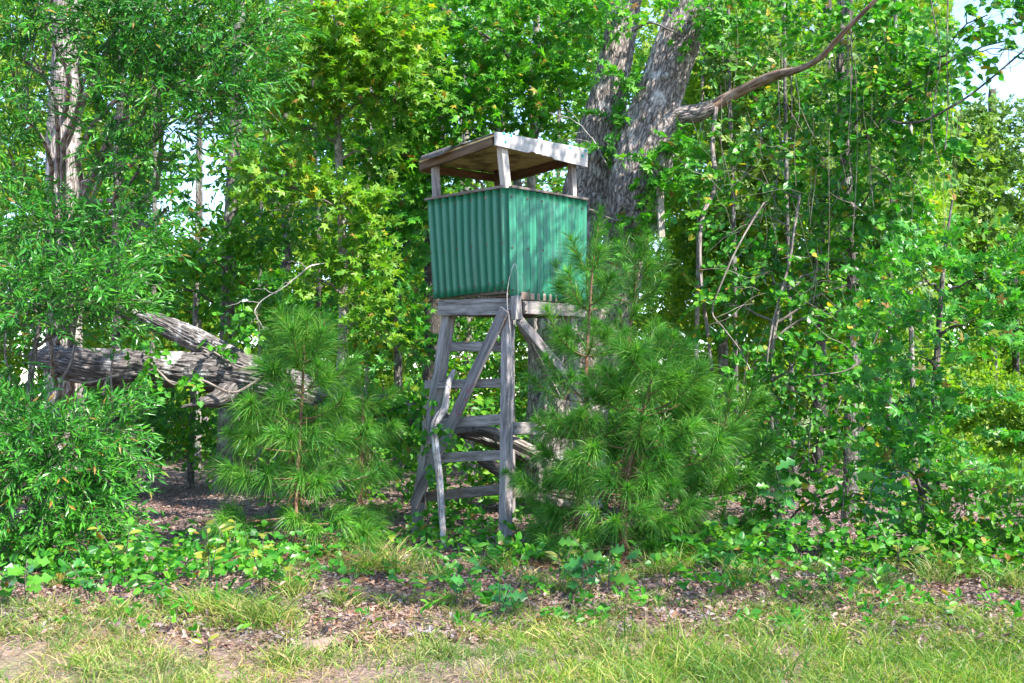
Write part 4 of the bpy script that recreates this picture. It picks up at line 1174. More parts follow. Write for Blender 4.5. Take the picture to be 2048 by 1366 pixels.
tree("sweetgum_tree", "darker sweetgum filling the gap left of the green panels", "tree",
     pts((795, 930, 18.5), (796, 700, 18.5), (790, 500, 18.5), (770, 300, 18.5), (760, 150, 18.5)), [.07, .065, .055, .045, .03], M["tree_bark"],
     px_clusters([(800, 380, 17.8, 60, 70, .8, 80), (750, 470, 17.8, 70, 60, .8, 80), (820, 480, 18.2, 50, 70, .8, 50), (700, 270, 17.8, 70, 70, .8, 80), (850, 330, 17.8, 60, 50, .7, 50), (790, 590, 18.2, 70, 60, .8, 60), (720, 560, 18.2, 60, 60, .8, 60), (760, 690, 18.4, 70, 50, .8, 60), (830, 690, 18.6, 40, 50, .6, 30)]),
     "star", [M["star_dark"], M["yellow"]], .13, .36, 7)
tree("sweetgum_sapling", "sweetgum sapling with layered star leaves at the right edge of the thicket", "tree",
     pts((1838, 1120, 11.8), (1846, 970, 11.8), (1858, 860, 11.8), (1872, 740, 11.8), (1880, 620, 11.8), (1890, 500, 11.8), (1905, 400, 11.8)), [.05, .045, .04, .035, .028, .02, .01], M["tree_bark"],
     px_clusters([(1890, 500, 11.6, 80, 40, .5, 21), (1850, 560, 11.5, 80, 40, .5, 22), (1960, 560, 11.5, 90, 40, .5, 24), (1800, 640, 11.5, 90, 36, .5, 22), (1930, 650, 11.4, 110, 36, .5, 31), (1860, 720, 11.3, 100, 36, .5, 24), (1800, 800, 11.3, 90, 36, .5, 22), (1910, 800, 11.3, 80, 36, .5, 16), (1880, 870, 11.3, 120, 40, .5, 28), (1800, 930, 11.4, 70, 40, .5, 16), (1930, 950, 11.4, 90, 40, .5, 18)]),
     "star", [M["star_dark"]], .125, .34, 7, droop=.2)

# right: trees under a curtain of grapevine
tree("vine_draped_tree", "tall tree smothered in hanging grapevine right of the big oak", "tree",
     pts((1700, 1080, 15.5), (1702, 800, 15.5), (1706, 560, 15.5), (1690, 300, 15.5), (1680, 100, 15.5), (1690, -200, 15.5), (1690, -500, 15.5)), [.10, .09, .08, .07, .055, .045, .03], M["tree_bark"],
     px_clusters([(1560, 40, 15.4, 110, 60, .6, 64), (1720, 60, 14.6, 90, 70, .6, 79), (1810, 60, 14.0, 70, 80, .7, 72), (1780, 180, 14.0, 90, 70, .7, 93), (1660, 215, 14.6, 80, 50, .6, 50), (1860, 190, 14.0, 50, 70, .5, 43), (1740, 300, 14.2, 90, 70, .7, 79), (1640, 330, 14.4, 60, 70, .7, 43), (1850, 310, 14.0, 60, 60, .6, 43), (1790, 420, 14.2, 80, 60, .7, 64), (1690, 440, 14.3, 80, 60, .7, 57), (1975, 30, 13.0, 75, 40, .4, 24), (1930, 110, 13.0, 36, 40, .3, 18), (2020, 80, 13.0, 40, 50, .3, 18), (1680, -90, 14.6, 220, 70, 1.0, 64)]),
     "round", [M["round"], M["yellow"]], .088, .3, 7, droop=.55, limb_r=.008)
tree("vine_thicket", "tangled thicket of grapevine and small trees between the pines and the right edge", "thicket",
     pts((1560, 1100, 13.8), (1555, 900, 13.9), (1545, 700, 14.0), (1575, 540, 14.2), (1600, 400, 14.4)), [.03, .028, .024, .02, .014], M["vine_bark"],
     px_clusters([(1420, 340, 15.2, 60, 50, .6, 30), (1500, 270, 15.2, 70, 60, .7, 36), (1470, 430, 14.9, 80, 50, .7, 42), (1590, 440, 14.8, 70, 60, .7, 42), (1520, 540, 14.6, 90, 60, .8, 60), (1640, 540, 14.3, 80, 60, .7, 54), (1440, 610, 14.6, 70, 70, .7, 48), (1570, 640, 14.2, 90, 60, .7, 60), (1690, 620, 13.9, 70, 60, .6, 48), (1640, 720, 13.6, 90, 50, .6, 54), (1530, 760, 13.8, 80, 60, .6, 48), (1720, 760, 13.4, 60, 60, .5, 36), (1600, 850, 13.4, 90, 60, .6, 48), (1690, 880, 13.2, 80, 60, .6, 42), (1560, 960, 13.0, 80, 60, .6, 36), (1680, 980, 12.8, 90, 50, .6, 36), (1780, 1000, 12.4, 80, 50, .6, 36), (1760, 560, 13.9, 60, 50, .6, 30)]),
     "round", [M["round"], M["yellow"]], .082, .3, 7, droop=.45)
tree("leafy_shrub", "upright leafy shrub at the right edge over the grass", "shrub",
     pts((1960, 1130, 11.2), (1962, 1060, 11.2), (1968, 990, 11.2)), [.02, .018, .014, .008], M["tree_bark"],
     px_clusters([(1960, 1040, 10.9, 70, 60, .5, 70), (1890, 1060, 11.0, 60, 50, .5, 50), (2030, 1040, 11.0, 40, 60, .5, 40), (1860, 1110, 10.8, 60, 40, .4, 36), (2000, 1110, 10.7, 60, 40, .4, 40)]),
     "oval", [M["oval"], M["yellow"]], .09, .28, 8)

# named trunks further back: (label, name, trunk line, radii, bark, clumps, kind)
def back_tree(label, px0, base_py, Y, px1, r, bark, clumps, leafm, kind="oval", leaf=.15, name="woodland_tree", k=7, shoot=.45, top=-150):
    b = at(px0, base_py, Y)
    mid = (px0 + px1) / 2 + random.uniform(-8, 8)
    P = [np.array([b[0], Y, 0.0]), at(px0 + (mid - px0) * .6, 700, Y), at(mid, 450, Y), at(px1, 180, Y), at(px1 + (px1 - mid) * .6, top, Y)]
    return tree(name, label, "tree", P, [r, r * .86, r * .78, r * .66, r * .5], bark, px_clusters(clumps), kind, leafm, leaf, shoot, k,
                group="trees in the wood behind the stand", twigs=False, sub=2, limb_r=.02)

SLIM = ["slim grey trunk deep in the wood above the left young pine's left shoulder", "slim dark trunk deep in the wood behind the left young pine's tip", "slim pale trunk deep in the wood right of the slender sweetgum",
        "slim pale trunk deep in the wood between the left leg and the diagonal brace", "slim trunk deep in the wood directly behind the front leg", "slim trunk deep in the wood just left of the oak's thinner trunk",
        "slim pale trunk deep in the wood beside the hanging plank", "slim grey trunk behind the bent pale vine stem", "slim pale trunk behind the smooth grey vine stem", "slim leaning trunk behind the middle of the vine thicket",
        "slim trunk behind the vine curtain left of the sapling", "slim pale trunk deep in the wood behind the layered sapling's left branches", "slim trunk seen under the middle of the fallen trunk", "slim dark trunk in the shade behind the left shrub"]
OV = [M["oval"], M["yellow"]]; FP = [M["far_pale"]]; FR = [M["far"]]; SD = [M["star_dark"]]
back_tree("straight lichen-grey trunk standing in brown leaf litter below the fallen trunk", 447, 985, 19.5, 474, .15, M["tree_bark"],
          [(450, 330, 19, 90, 70, 1, 50), (520, 300, 19, 80, 80, 1, 60), (430, 520, 18.6, 90, 50, .9, 80), (500, 460, 18.8, 70, 60, .9, 60), (560, 420, 19, 60, 60, .9, 50), (470, 600, 18.4, 60, 30, .6, 30), (340, 560, 18.6, 60, 50, .8, 50)], OV)
back_tree("dark lichen-spotted trunk seen just left of the stand's left leg", 862, 940, 21, 880, .19, M["dark_bark"],
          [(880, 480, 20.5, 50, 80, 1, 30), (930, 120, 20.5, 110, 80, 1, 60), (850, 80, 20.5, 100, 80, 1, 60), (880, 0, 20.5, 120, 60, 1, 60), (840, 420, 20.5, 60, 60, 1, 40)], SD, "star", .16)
back_tree("thin crooked stem with dangling leaves beyond the brown litter, left of the grey trunk", 380, 960, 21, 400, .06, M["tree_bark"],
          [(390, 880, 20.5, 60, 50, .8, 36), (350, 820, 20.5, 80, 60, .8, 50), (300, 880, 20.5, 60, 50, .8, 36), (420, 850, 20.8, 50, 40, .8, 24), (330, 700, 20.6, 60, 40, .7, 26)], OV, top=500)
back_tree("dark straight trunk right of the narrow-leaved oak in the shade", 560, 930, 23, 572, .13, M["dark_bark"],
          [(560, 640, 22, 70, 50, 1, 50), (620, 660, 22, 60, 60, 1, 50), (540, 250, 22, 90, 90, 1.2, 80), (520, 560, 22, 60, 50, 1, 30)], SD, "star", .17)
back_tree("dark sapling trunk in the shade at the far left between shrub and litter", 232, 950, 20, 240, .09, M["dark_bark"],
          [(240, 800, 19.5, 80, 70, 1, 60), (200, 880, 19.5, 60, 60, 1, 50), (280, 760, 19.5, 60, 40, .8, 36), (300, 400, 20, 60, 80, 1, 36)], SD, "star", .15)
back_tree("bare-stemmed tree with a pale sunlit trunk behind the ladder of the stand", 940, 930, 24, 930, .10, M["pale_bark"],
          [(930, 700, 23, 80, 50, 1, 60), (960, 780, 23, 80, 50, 1, 60), (900, 640, 23.5, 70, 60, 1, 50), (980, 680, 24, 60, 50, 1, 40), (880, 760, 23, 70, 50, 1, 50)], OV)
back_tree("yellowing tree glowing in the sun left of the green panels", 800, 930, 26, 790, .09, M["pale_bark"],
          [(780, 440, 25.5, 60, 50, 1, 76), (790, 540, 25.5, 60, 60, 1, 95), (760, 620, 25.5, 60, 50, 1, 76), (800, 660, 25.5, 50, 50, 1, 68)], [M["far"], M["yellow"]], "clump", 0.174)
back_tree("leaning dark trunk between the roof and the two oak trunks", 1130, 920, 22, 985, .11, M["tree_bark"],
          [(1100, 130, 21, 90, 90, 1, 70), (1160, 60, 21.5, 70, 80, 1, 60), (1010, 20, 21, 90, 60, 1, 50), (1110, 370, 22, 70, 50, 1, 40)], OV)
back_tree("dim trunk seen between the vines to the right of the oak's dead limb", 1640, 930, 22, 1650, .15, M["dark_bark"],
          [(1560, 240, 21, 100, 80, 1.2, 133), (1640, 150, 21, 90, 80, 1.2, 114), (1480, 330, 21, 80, 80, 1.2, 114), (1640, 400, 21, 90, 70, 1, 114), (1520, 120, 21, 90, 80, 1.2, 133)], FP, "clump", 0.162)
back_tree("dim trunk half hidden in the vine curtain with broad pale crown", 1712, 930, 23, 1700, .16, M["dark_bark"],
          [(1760, 520, 22, 80, 60, 1, 95), (1700, 560, 22, 70, 60, 1, 95), (1740, 340, 22, 80, 80, 1, 95)], FP, "clump", 0.162)
back_tree("bright green tree catching the sun just right of the oak's thicker trunk", 1450, 930, 24, 1440, .12, M["tree_bark"],
          [(1430, 150, 23, 80, 90, 1.2, 133), (1470, 60, 23, 90, 80, 1.2, 152), (1420, 420, 23, 80, 80, 1.2, 114), (1500, 480, 23, 90, 80, 1.2, 133), (1400, 560, 23, 80, 70, 1, 95), (1560, 560, 23, 80, 80, 1, 114)], FR, "clump", 0.174)
back_tree("slim tree above the fallen trunk with sky showing through its thin crown", 395, 930, 26, 398, .08, M["pale_bark"],
          [(330, 130, 25, 80, 80, 1.2, 76), (400, 560, 25, 80, 60, 1.2, 114), (280, 560, 25, 80, 70, 1.2, 114), (250, 420, 25, 70, 80, 1.2, 95), (480, 180, 25, 80, 80, 1.2, 114)], OV, "clump", 0.174)
for k_, (px, Y, r, lean, mt) in enumerate(((520, 24, .055, 12, "tree_bark"), (640, 25, .06, -14, "dark_bark"), (735, 27, .07, 8, "pale_bark"), (905, 27, .06, 20, "pale_bark"), (1000, 26, .05, -10, "tree_bark"), (1105, 25, .06, 14, "tree_bark"), (1385, 22, .05, 20, "pale_bark"), (1475, 20, .05, -16, "tree_bark"), (1545, 24, .06, 10, "pale_bark"), (1590, 19, .045, -20, "tree_bark"), (1775, 20, .05, 14, "tree_bark"), (1830, 24, .06, -8, "pale_bark"), (300, 23, .06, 10, "tree_bark"), (165, 22, .07, -8, "dark_bark"))):
    back_tree(SLIM[k_], px, 930, Y, px + lean, r, M[mt], [(px + lean * 1.5, 120, Y, 70, 90, .9, 40), (px - 30, 330, Y, 50, 60, .8, 18), (px + 30, 560, Y, 40, 40, .7, 10)], OV, name="slim_tree")
# the sunny trees beyond the meadow on the right
back_tree("pale sunny tree standing alone beyond the meadow at the right edge", 1990, 850, 34, 1985, .16, M["tree_bark"],
          [(1990, 260, 33, 60, 60, 1.6, 114), (2040, 330, 33, 70, 80, 1.6, 152), (1950, 370, 33, 60, 80, 1.6, 152), (2010, 460, 33, 80, 70, 1.6, 171), (1940, 500, 33, 60, 60, 1.5, 114), (2060, 560, 33, 60, 80, 1.5, 114), (1980, 600, 33, 80, 60, 1.5, 152), (1930, 280, 33, 30, 60, 1.2, 45)], FP, "clump", 0.174, top=360)
for (lab, px, py, Y, rx, ry) in (("low sunlit bush in the meadow behind the right-hand sapling", 1990, 800, 26, 70, 50), ("small rounded bush in the meadow at the very right edge", 2060, 830, 22, 50, 50)):
    bb = at(px, py, Y)
    tree("meadow_bush", lab, "shrub", [np.array([bb[0], Y, 0]), np.array([bb[0] + .05, Y, .5]), bb], [.03, .025, .015], M["tree_bark"],
         px_clusters([(px, py, Y, rx, ry, .8, 209), (px - rx * .6, py + ry * .7, Y, rx * .6, ry * .5, .6, 95), (px + rx * .6, py + ry * .6, Y, rx * .6, ry * .6, .6, 95)]), "clump", [M["far"]], 0.120, .35, 6, twigs=False, limb_r=.01)
tree("dark_cedar", "dark bush-like tree at the foot of the sunny trees on the right edge", "tree",
     [np.array([at(2030, 700, 30)[0], 30, 0]), at(2030, 620, 30), at(2030, 500, 30)], [.1, .08, .05], M["dark_bark"],
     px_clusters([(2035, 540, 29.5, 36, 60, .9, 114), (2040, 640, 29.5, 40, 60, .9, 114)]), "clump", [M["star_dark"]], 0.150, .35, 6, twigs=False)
# unseen tree on the right, its leaf clumps placed to shade the stand
tree("unseen_shade_tree", "unseen tree right of the view, its crown shaped to shade the stand", "tree",
     [np.array([7.4, 8.6, 0]), np.array([7.3, 8.5, 3]), np.array([7.0, 8.4, 6]), np.array([6.6, 8.3, 9])], [.2, .17, .13, .08], M["oak_bark"],
     [((5.4, 8.6, 8.6), (1.8, 1.5, .9), 170), ((4.3, 9.9, 9.2), (1.5, 1.3, .8), 230), ((6.3, 7.4, 7.9), (1.5, 1.4, .9), 110), ((1.9, 9.2, 8.0), (1.7, 1.1, .7), 150), ((5.2, 5.5, 7.7), (1.9, 1.2, .8), 170), ((7.6, 5.6, 7.8), (1.0, .8, .6), 50)],
     "oval", [M["oval"]], .13, .4, 7, twigs=False)


# far-off wood that reads as one mass, thinner where the sky shows through
def far_wood():
    a = Acc()
    n = 85000
    px = rng.uniform(-250, 2000, n); Y = rng.uniform(30, 46, n)
    topY = np.where(px < 1850, -150, 230)
    py = topY + (930 - topY) * rng.uniform(0, 1, n)
    keep = np.ones(n, bool)
    # gaps where the sky looks through
    for gx, gy, rx, ry, pr in ((385, 380, 90, 150, .93), (420, 250, 80, 60, .8), (350, 110, 60, 60, .6), (560, 90, 60, 60, .6), (740, 70, 40, 40, .5), (900, 80, 60, 70, .7), (330, 200, 60, 60, .8), (480, 230, 50, 60, .7), (300, 450, 40, 50, .7), (150, 60, 60, 80, .6), (830, 480, 30, 40, .6)):
        ins = ((px - gx) / rx) ** 2 + ((py - gy) / ry) ** 2 < 1
        keep &= ~(ins & (rng.uniform(size=n) < pr))
    # closed low down, and a second treeline behind the meadow
    px = np.concatenate([px, rng.uniform(-250, 2250, 26000), rng.uniform(1780, 2250, 9000)])
    Y = np.concatenate([Y, rng.uniform(36, 47, 26000), rng.uniform(46, 62, 9000)])
    py = np.concatenate([py, rng.uniform(480, 880, 26000), 800 - 520 * rng.uniform(0, 1, 9000) ** 1.3])
    m1, m2, m3, m4 = 30000, 12000, 9000, 22000
    px = np.concatenate([px, rng.uniform(1330, 1900, m1), rng.uniform(-300, 310, m2), rng.uniform(1850, 2250, m3), rng.uniform(150, 900, m4)])
    Y = np.concatenate([Y, rng.uniform(24, 31, m1), rng.uniform(26, 32, m2), rng.uniform(40, 48, m3), rng.uniform(27, 34, m4)])
    py = np.concatenate([py, rng.uniform(-60, 800, m1), rng.uniform(-100, 650, m2), rng.uniform(430, 800, m3), rng.uniform(-60, 820, m4)])
    keep = np.concatenate([keep, np.ones(35000 + m1 + m2 + m3, bool), ((px[-m4:] - 390) / 95) ** 2 + ((py[-m4:] - 350) / 150) ** 2 > rng.uniform(.5, 1.3, m4)]); n = len(px)
    # clumpy
    q = np.sin(px * .031 + 2 * np.sin(py * .021)) * np.cos(py * .035 + np.sin(px * .017) * 2) + 0.6 * np.sin(px * .09 + py * .05)
    keep &= rng.uniform(size=n) < np.clip(.75 + .5 * q, .12, 1)
    px, py, Y = px[keep], py[keep], Y[keep]
    P = np.array([at(a_, b_, c_) for a_, b_, c_ in zip(px, py, Y)])
    P[:, 2] = np.maximum(P[:, 2], .1)
    m = len(P)
    place_leaves(a, "clump", P, rng.normal(0, 1, (m, 3)), np.array([0, -.5, .7]) + rng.normal(0, .6, (m, 3)), rng.uniform(.15, .36, m) * np.clip(Y / 36, .7, 1.2))
    o = a.build("distant_woods", M["far"], None)
    tag(o, "sunlit green mass of the wood far behind the trees", "woods", kind="stuff")
far_wood()


def understory():
    a = Acc()
    n = 5200
    px = rng.uniform(-150, 1900, n); Y = rng.uniform(18.5, 32, n)
    x = (px - 1024) / FPX * Y
    q = np.sin(x * 1.1 + 1.3 * np.sin(Y * .7)) * np.cos(Y * .9 + x * .5)
    keep = (rng.uniform(size=n) < np.clip(.35 + .55 * q, .03, 1)) & ~((px > 230) & (px < 520) & (Y < 25) & (rng.uniform(size=n) < .85))
    px, Y, x = px[keep], Y[keep], x[keep]
    n2 = 900
    px2 = rng.uniform(540, 1500, n2); Y2 = rng.uniform(15.6, 18.6, n2); x2 = (px2 - 1024) / FPX * Y2
    k2 = (rng.uniform(size=n2) < np.clip(.55 + .5 * np.sin(x2 * 1.9) * np.cos(Y2 * 1.4), .1, 1))
    x = np.concatenate([x, x2[k2]]); Y = np.concatenate([Y, Y2[k2]])
    z = rng.uniform(.1, 1, len(x)) ** 1.3 * (1.1 + 1.0 * rng.uniform(size=len(x)))
    P = np.stack([x, Y, z], -1)
    sprays(a, None, "oval", .15, P, rng.normal(0, 1, P.shape) + np.array([0, 0, .5]), .4, 7)
    o = a.build("undergrowth", M["oval"], None)
    tag(o, "low leafy undergrowth on the shaded forest floor behind the stand", "undergrowth", kind="stuff")
understory()

# ================================================================== HANGING VINES AND STEMS OF THE THICKET
def vine(label, q, r, mat="vine_bark", name="hanging_vine"):
    P = pts(*q)
    rr = np.linspace(r, r * .7, len(P))
    tube_thing(name, label, "vine", P, rr, M[mat], "vine stems hanging in the thicket", 7, len(P) * 8, bark_disp(int(q[0][0]), .15, 3, 9))
vine("thick brown vine hanging from the dead limb down to the tallest pines", ((1432, 215, 15.5), (1425, 290, 15.3), (1431, 350, 15.1), (1425, 390, 15), (1408, 425, 14.8), (1400, 480, 14.6), (1402, 560, 14.5), (1409, 620, 14.4), (1416, 670, 14.4), (1424, 740, 14.3)), .032)
vine("pale bent stem with a sharp elbow right of the thick brown vine", ((1528, 405, 14.2), (1500, 450, 14.1), (1475, 495, 14), (1452, 545, 13.9), (1425, 620, 13.9), (1446, 655, 13.8), (1480, 700, 13.7), (1505, 750, 13.6)), .013, "vine_bark")
vine("smooth grey stem curving down through the middle of the thicket", ((1600, 390, 14), (1590, 450, 13.9), (1580, 520, 13.8), (1562, 585, 13.7), (1545, 650, 13.6), (1537, 700, 13.5), (1533, 740, 13.5)), .016, "vine_bark")
vine("whip-like dark vine arching up to the right across the blue sky", ((1775, 235, 13.2), (1800, 246, 13.1), (1850, 240, 13), (1900, 215, 13), (1940, 190, 13), (1990, 150, 13), (2060, 90, 13)), .016, "dark_bark")
vine("light curved stem sagging in the middle of the bright vine leaves", ((1590, 755, 13.2), (1640, 750, 13.1), (1690, 742, 13), (1720, 722, 13), (1745, 690, 13), (1765, 640, 13)), .010, "vine_bark")
for lab, q in (("straight thin vine hanging below the dead limb's bend", ((1582, 140, 15.2), (1584, 260, 15), (1578, 380, 14.8), (1580, 470, 14.6), (1576, 600, 14.4))),
               ("thin vine hanging just left of the limb's upward bend", ((1556, 150, 15.3), (1560, 300, 15), (1548, 420, 14.8), (1552, 520, 14.6))),
               ("thin vine below the upper end of the dead limb", ((1665, 90, 15), (1680, 200, 14.8), (1702, 330, 14.6), (1716, 440, 14.2))),
               ("long thin vine hanging in front of the draped tree's dim trunk", ((1700, 0, 14.3), (1704, 160, 14.2), (1700, 300, 14), (1712, 420, 13.9))),
               ("thin vertical vine at the border of the blue sky", ((1896, -10, 13), (1894, 100, 13), (1896, 220, 13), (1890, 300, 13))),
               ("slack thin vine looping beside the sky border vine", ((1860, -10, 13.2), (1880, 120, 13.2), (1862, 250, 13.2), (1880, 330, 13.2))),
               ("thin leaning stem low in the thicket over the fallen leaves", ((1690, 780, 13), (1660, 860, 12.9), (1640, 940, 12.8), (1628, 1010, 12.7))),
               ("upright thin stem low in the thicket between pines and sapling", ((1622, 820, 13.2), (1618, 900, 13.1), (1616, 980, 13))),
               ("slanting thin stem crossing behind the sapling's lower leaves", ((1790, 860, 12.2), (1760, 920, 12.1), (1740, 990, 12), (1722, 1070, 11.9))),
               ("thin upright stem at the foot of the thicket near the grass", ((1690, 950, 12.2), (1686, 1010, 12.1), (1680, 1070, 12)))):
    vine(lab, q, .008, "vine_bark")
def tangle():
    a = Acc()
    for (cx, cy, rx, ry, n) in ((1640, 830, 90, 130, 46), (1560, 620, 120, 150, 34), (1720, 500, 130, 160, 34), (1700, 230, 140, 180, 26), (1960, 80, 80, 80, 16), (1480, 350, 90, 120, 18), (1880, 1020, 130, 90, 16)):
        for _ in range(n):
            x, y = cx + random.uniform(-rx, rx), cy + random.uniform(-ry, ry)
            Y = random.uniform(12.9, 14.4)
            an = random.gauss(1.4, .7); L = random.uniform(50, 150)
            q = [at(x + math.cos(an) * L * (f - .5) + random.uniform(-3, 3), y + math.sin(an) * L * (f - .5) + random.uniform(-3, 3) - 14 * math.sin(f * 3.14) * random.uniform(-1, 1), Y + f * .3) for f in (0, .33, .66, 1)]
            tube(a, smooth_path(q, 12), random.uniform(.0016, .0042), 4, cap=False)
    for _ in range(38):
        x = random.choice((random.uniform(1440, 1760), random.uniform(1700, 1920))); y = random.uniform(-20, 260); L = random.uniform(120, 360); Y = random.uniform(13.2, 14.6)
        q = [at(x + random.uniform(-5, 5) + f * random.uniform(-14, 14), y + L * f, Y) for f in (0, .3, .6, 1)]
        tube(a, smooth_path(q, 14), random.uniform(.0015, .0034), 4, cap=False)
    o = a.build("tangled_twigs", M["vine_bark"], None, smooth=True)
    tag(o, "tangle of fine bare grey twigs and vine stems through the thicket", "twigs", kind="stuff")
tangle()
def dead_branch():
    def forked(label, main, r, mat, forks):
        P = smooth_path(pts(*main), 60) + np.cumsum(rng.normal(0, .003, (60, 3)), 0)
        root = thing("bare_branch", label, "branch", P[0])
        a = Acc(); tube(a, P, np.linspace(r, r * .3, 60), 6, bark_disp(7, .2, 3, 20)); a.build("stem", mat, root, smooth=True)
        for (f, dx, dy) in forks:
            i = int(f * 59); p = P[i]; s_ = p[1] / FPX
            e = p + np.array([dx * s_, rng.normal(0, .1), -dy * s_])
            Q = smooth_path([p, p * .55 + e * .45 + np.array([0, 0, .04]), e], 14) + rng.normal(0, .006, (14, 3))
            a = Acc(); tube(a, Q, np.linspace(r * .5, r * .12, 14), 5); a.build("fork", mat, root, smooth=True)
    forked("bare pale forked branch hanging over the fallen trunk", ((685, 524, 16.45), (625, 530, 15.4), (590, 555, 15.35), (560, 578, 15.3), (520, 600, 15.3), (505, 622, 15.2), (514, 645, 15.2), (527, 664, 15.2)), .012, M["grey_wood"],
           ((.2, -40, -14), (.35, -30, 26), (.5, -44, -8), (.62, -60, 8), (.7, 6, 40), (.8, -22, 24), (.9, 18, 20)))
    forked("thin bare branch arching left of the slender sweetgum trunk", ((690, 440, 16.4), (660, 405, 15.6), (620, 400, 15.6), (575, 410, 15.5), (545, 430, 15.5)), .011, M["vine_bark"],
           ((.3, -10, 40), (.5, -50, 34), (.6, -20, 50), (.8, -30, -12)))
    forked("tangle of grey dead twigs between the stand's roof and the oak", ((1215, 330, 16), (1180, 270, 15.9), (1140, 240, 15.8), (1100, 226, 15.8)), .010, M["grey_wood"],
           ((.2, -60, -10), (.4, -50, 20), (.5, -30, -40), (.7, -30, 16)))
dead_branch()


# ================================================================== FLOOR COVER
def gz(x, y): return ground_h(x, y)

def litter():
    a = Acc()
    n = 130000
    Y = 7.6 + (24 - 7.6) * rng.uniform(0, 1, n) ** 1.5
    x = rng.uniform(-.56, .56, n) * Y
    keep = rng.uniform(size=n) < np.clip((Y - 7.4) / 1.4 + .4 * np.sin(x * 1.7) * np.sin(Y * 2.3), .05, 1)
    x, Y = x[keep], Y[keep]; n = len(x)
    P = np.stack([x, Y, gz(x, Y) + rng.uniform(.004, .035, n)], -1)
    D = rng.normal(0, 1, (n, 3)); D[:, 2] *= .35
    N = np.array([0, 0, 1.0]) + rng.normal(0, .45, (n, 3))
    curl = (np.array([[0, 0, 0], [-.26, .3, .12], [-.2, .7, .16], [0, 1, .05], [.22, .68, .1], [.25, .3, .14]]), np.array([[0, 3, 2, 1], [0, 5, 4, 3]]))
    place_leaves(a, curl, P, D, N, rng.uniform(.02, .062, n))
    o = a.build("leaf_litter", M["litter"], None)
    tag(o, "brown and pinkish dead leaves covering the forest floor", "leaf litter", kind="stuff")
litter()


def blades(a, P, D, L, w, bend):
    """curved grass blades"""
    n = len(P)
    D = unit(D); L = L[:, None]
    h = unit(np.stack([D[:, 0], D[:, 1], np.zeros(n)], -1) + rng.normal(0, .05, (n, 3)))
    sd = unit(np.cross(D, rng.normal(size=(n, 3)))) * np.asarray(w)[:, None]
    b = np.asarray(bend)[:, None]
    p1 = P + D * L * .45; p2 = p1 + unit(D + h * b * .7 - np.array([0, 0, .3]) * b) * L * .33
    p3 = p2 + unit(D + h * b * 1.6 - np.array([0, 0, .9]) * b) * L * .25
    V = np.stack([P - sd, P + sd, p1 - sd * .9, p1 + sd * .9, p2 - sd * .6, p2 + sd * .6, p3], 1)
    F = np.array([[0, 1, 3], [0, 3, 2], [2, 3, 5], [2, 5, 4], [4, 5, 6]])[None] + (np.arange(n) * 7)[:, None, None]
    a.add(V.reshape(-1, 3), F.reshape(-1, 3))


def grass_patch(a, n_tufts, per, pxr, Yr, L, dens=None, lean=.6, wid=.0028):
    px = rng.uniform(pxr[0], pxr[1], n_tufts); Y = rng.uniform(Yr[0], Yr[1], n_tufts)
    x = (px - 1024) / FPX * Y
    if dens is not None:
        k = rng.uniform(size=n_tufts) < dens(px, Y, x); x, Y = x[k], Y[k]
    m = len(x); tot = m * per
    cx = np.repeat(x, per) + rng.normal(0, .035, tot); cyy = np.repeat(Y, per) + rng.normal(0, .035, tot)
    P = np.stack([cx, cyy, gz(cx, cyy) - .01], -1)
    D = np.stack([rng.normal(0, lean, tot), rng.normal(0, lean, tot), np.ones(tot)], -1)
    sz = np.repeat(rng.uniform(.6, 1.3, m), per)
    blades(a, P, D, L * sz * rng.uniform(.5, 1.2, tot), wid * rng.uniform(.7, 1.4, tot), rng.uniform(.3, 1.3, tot))


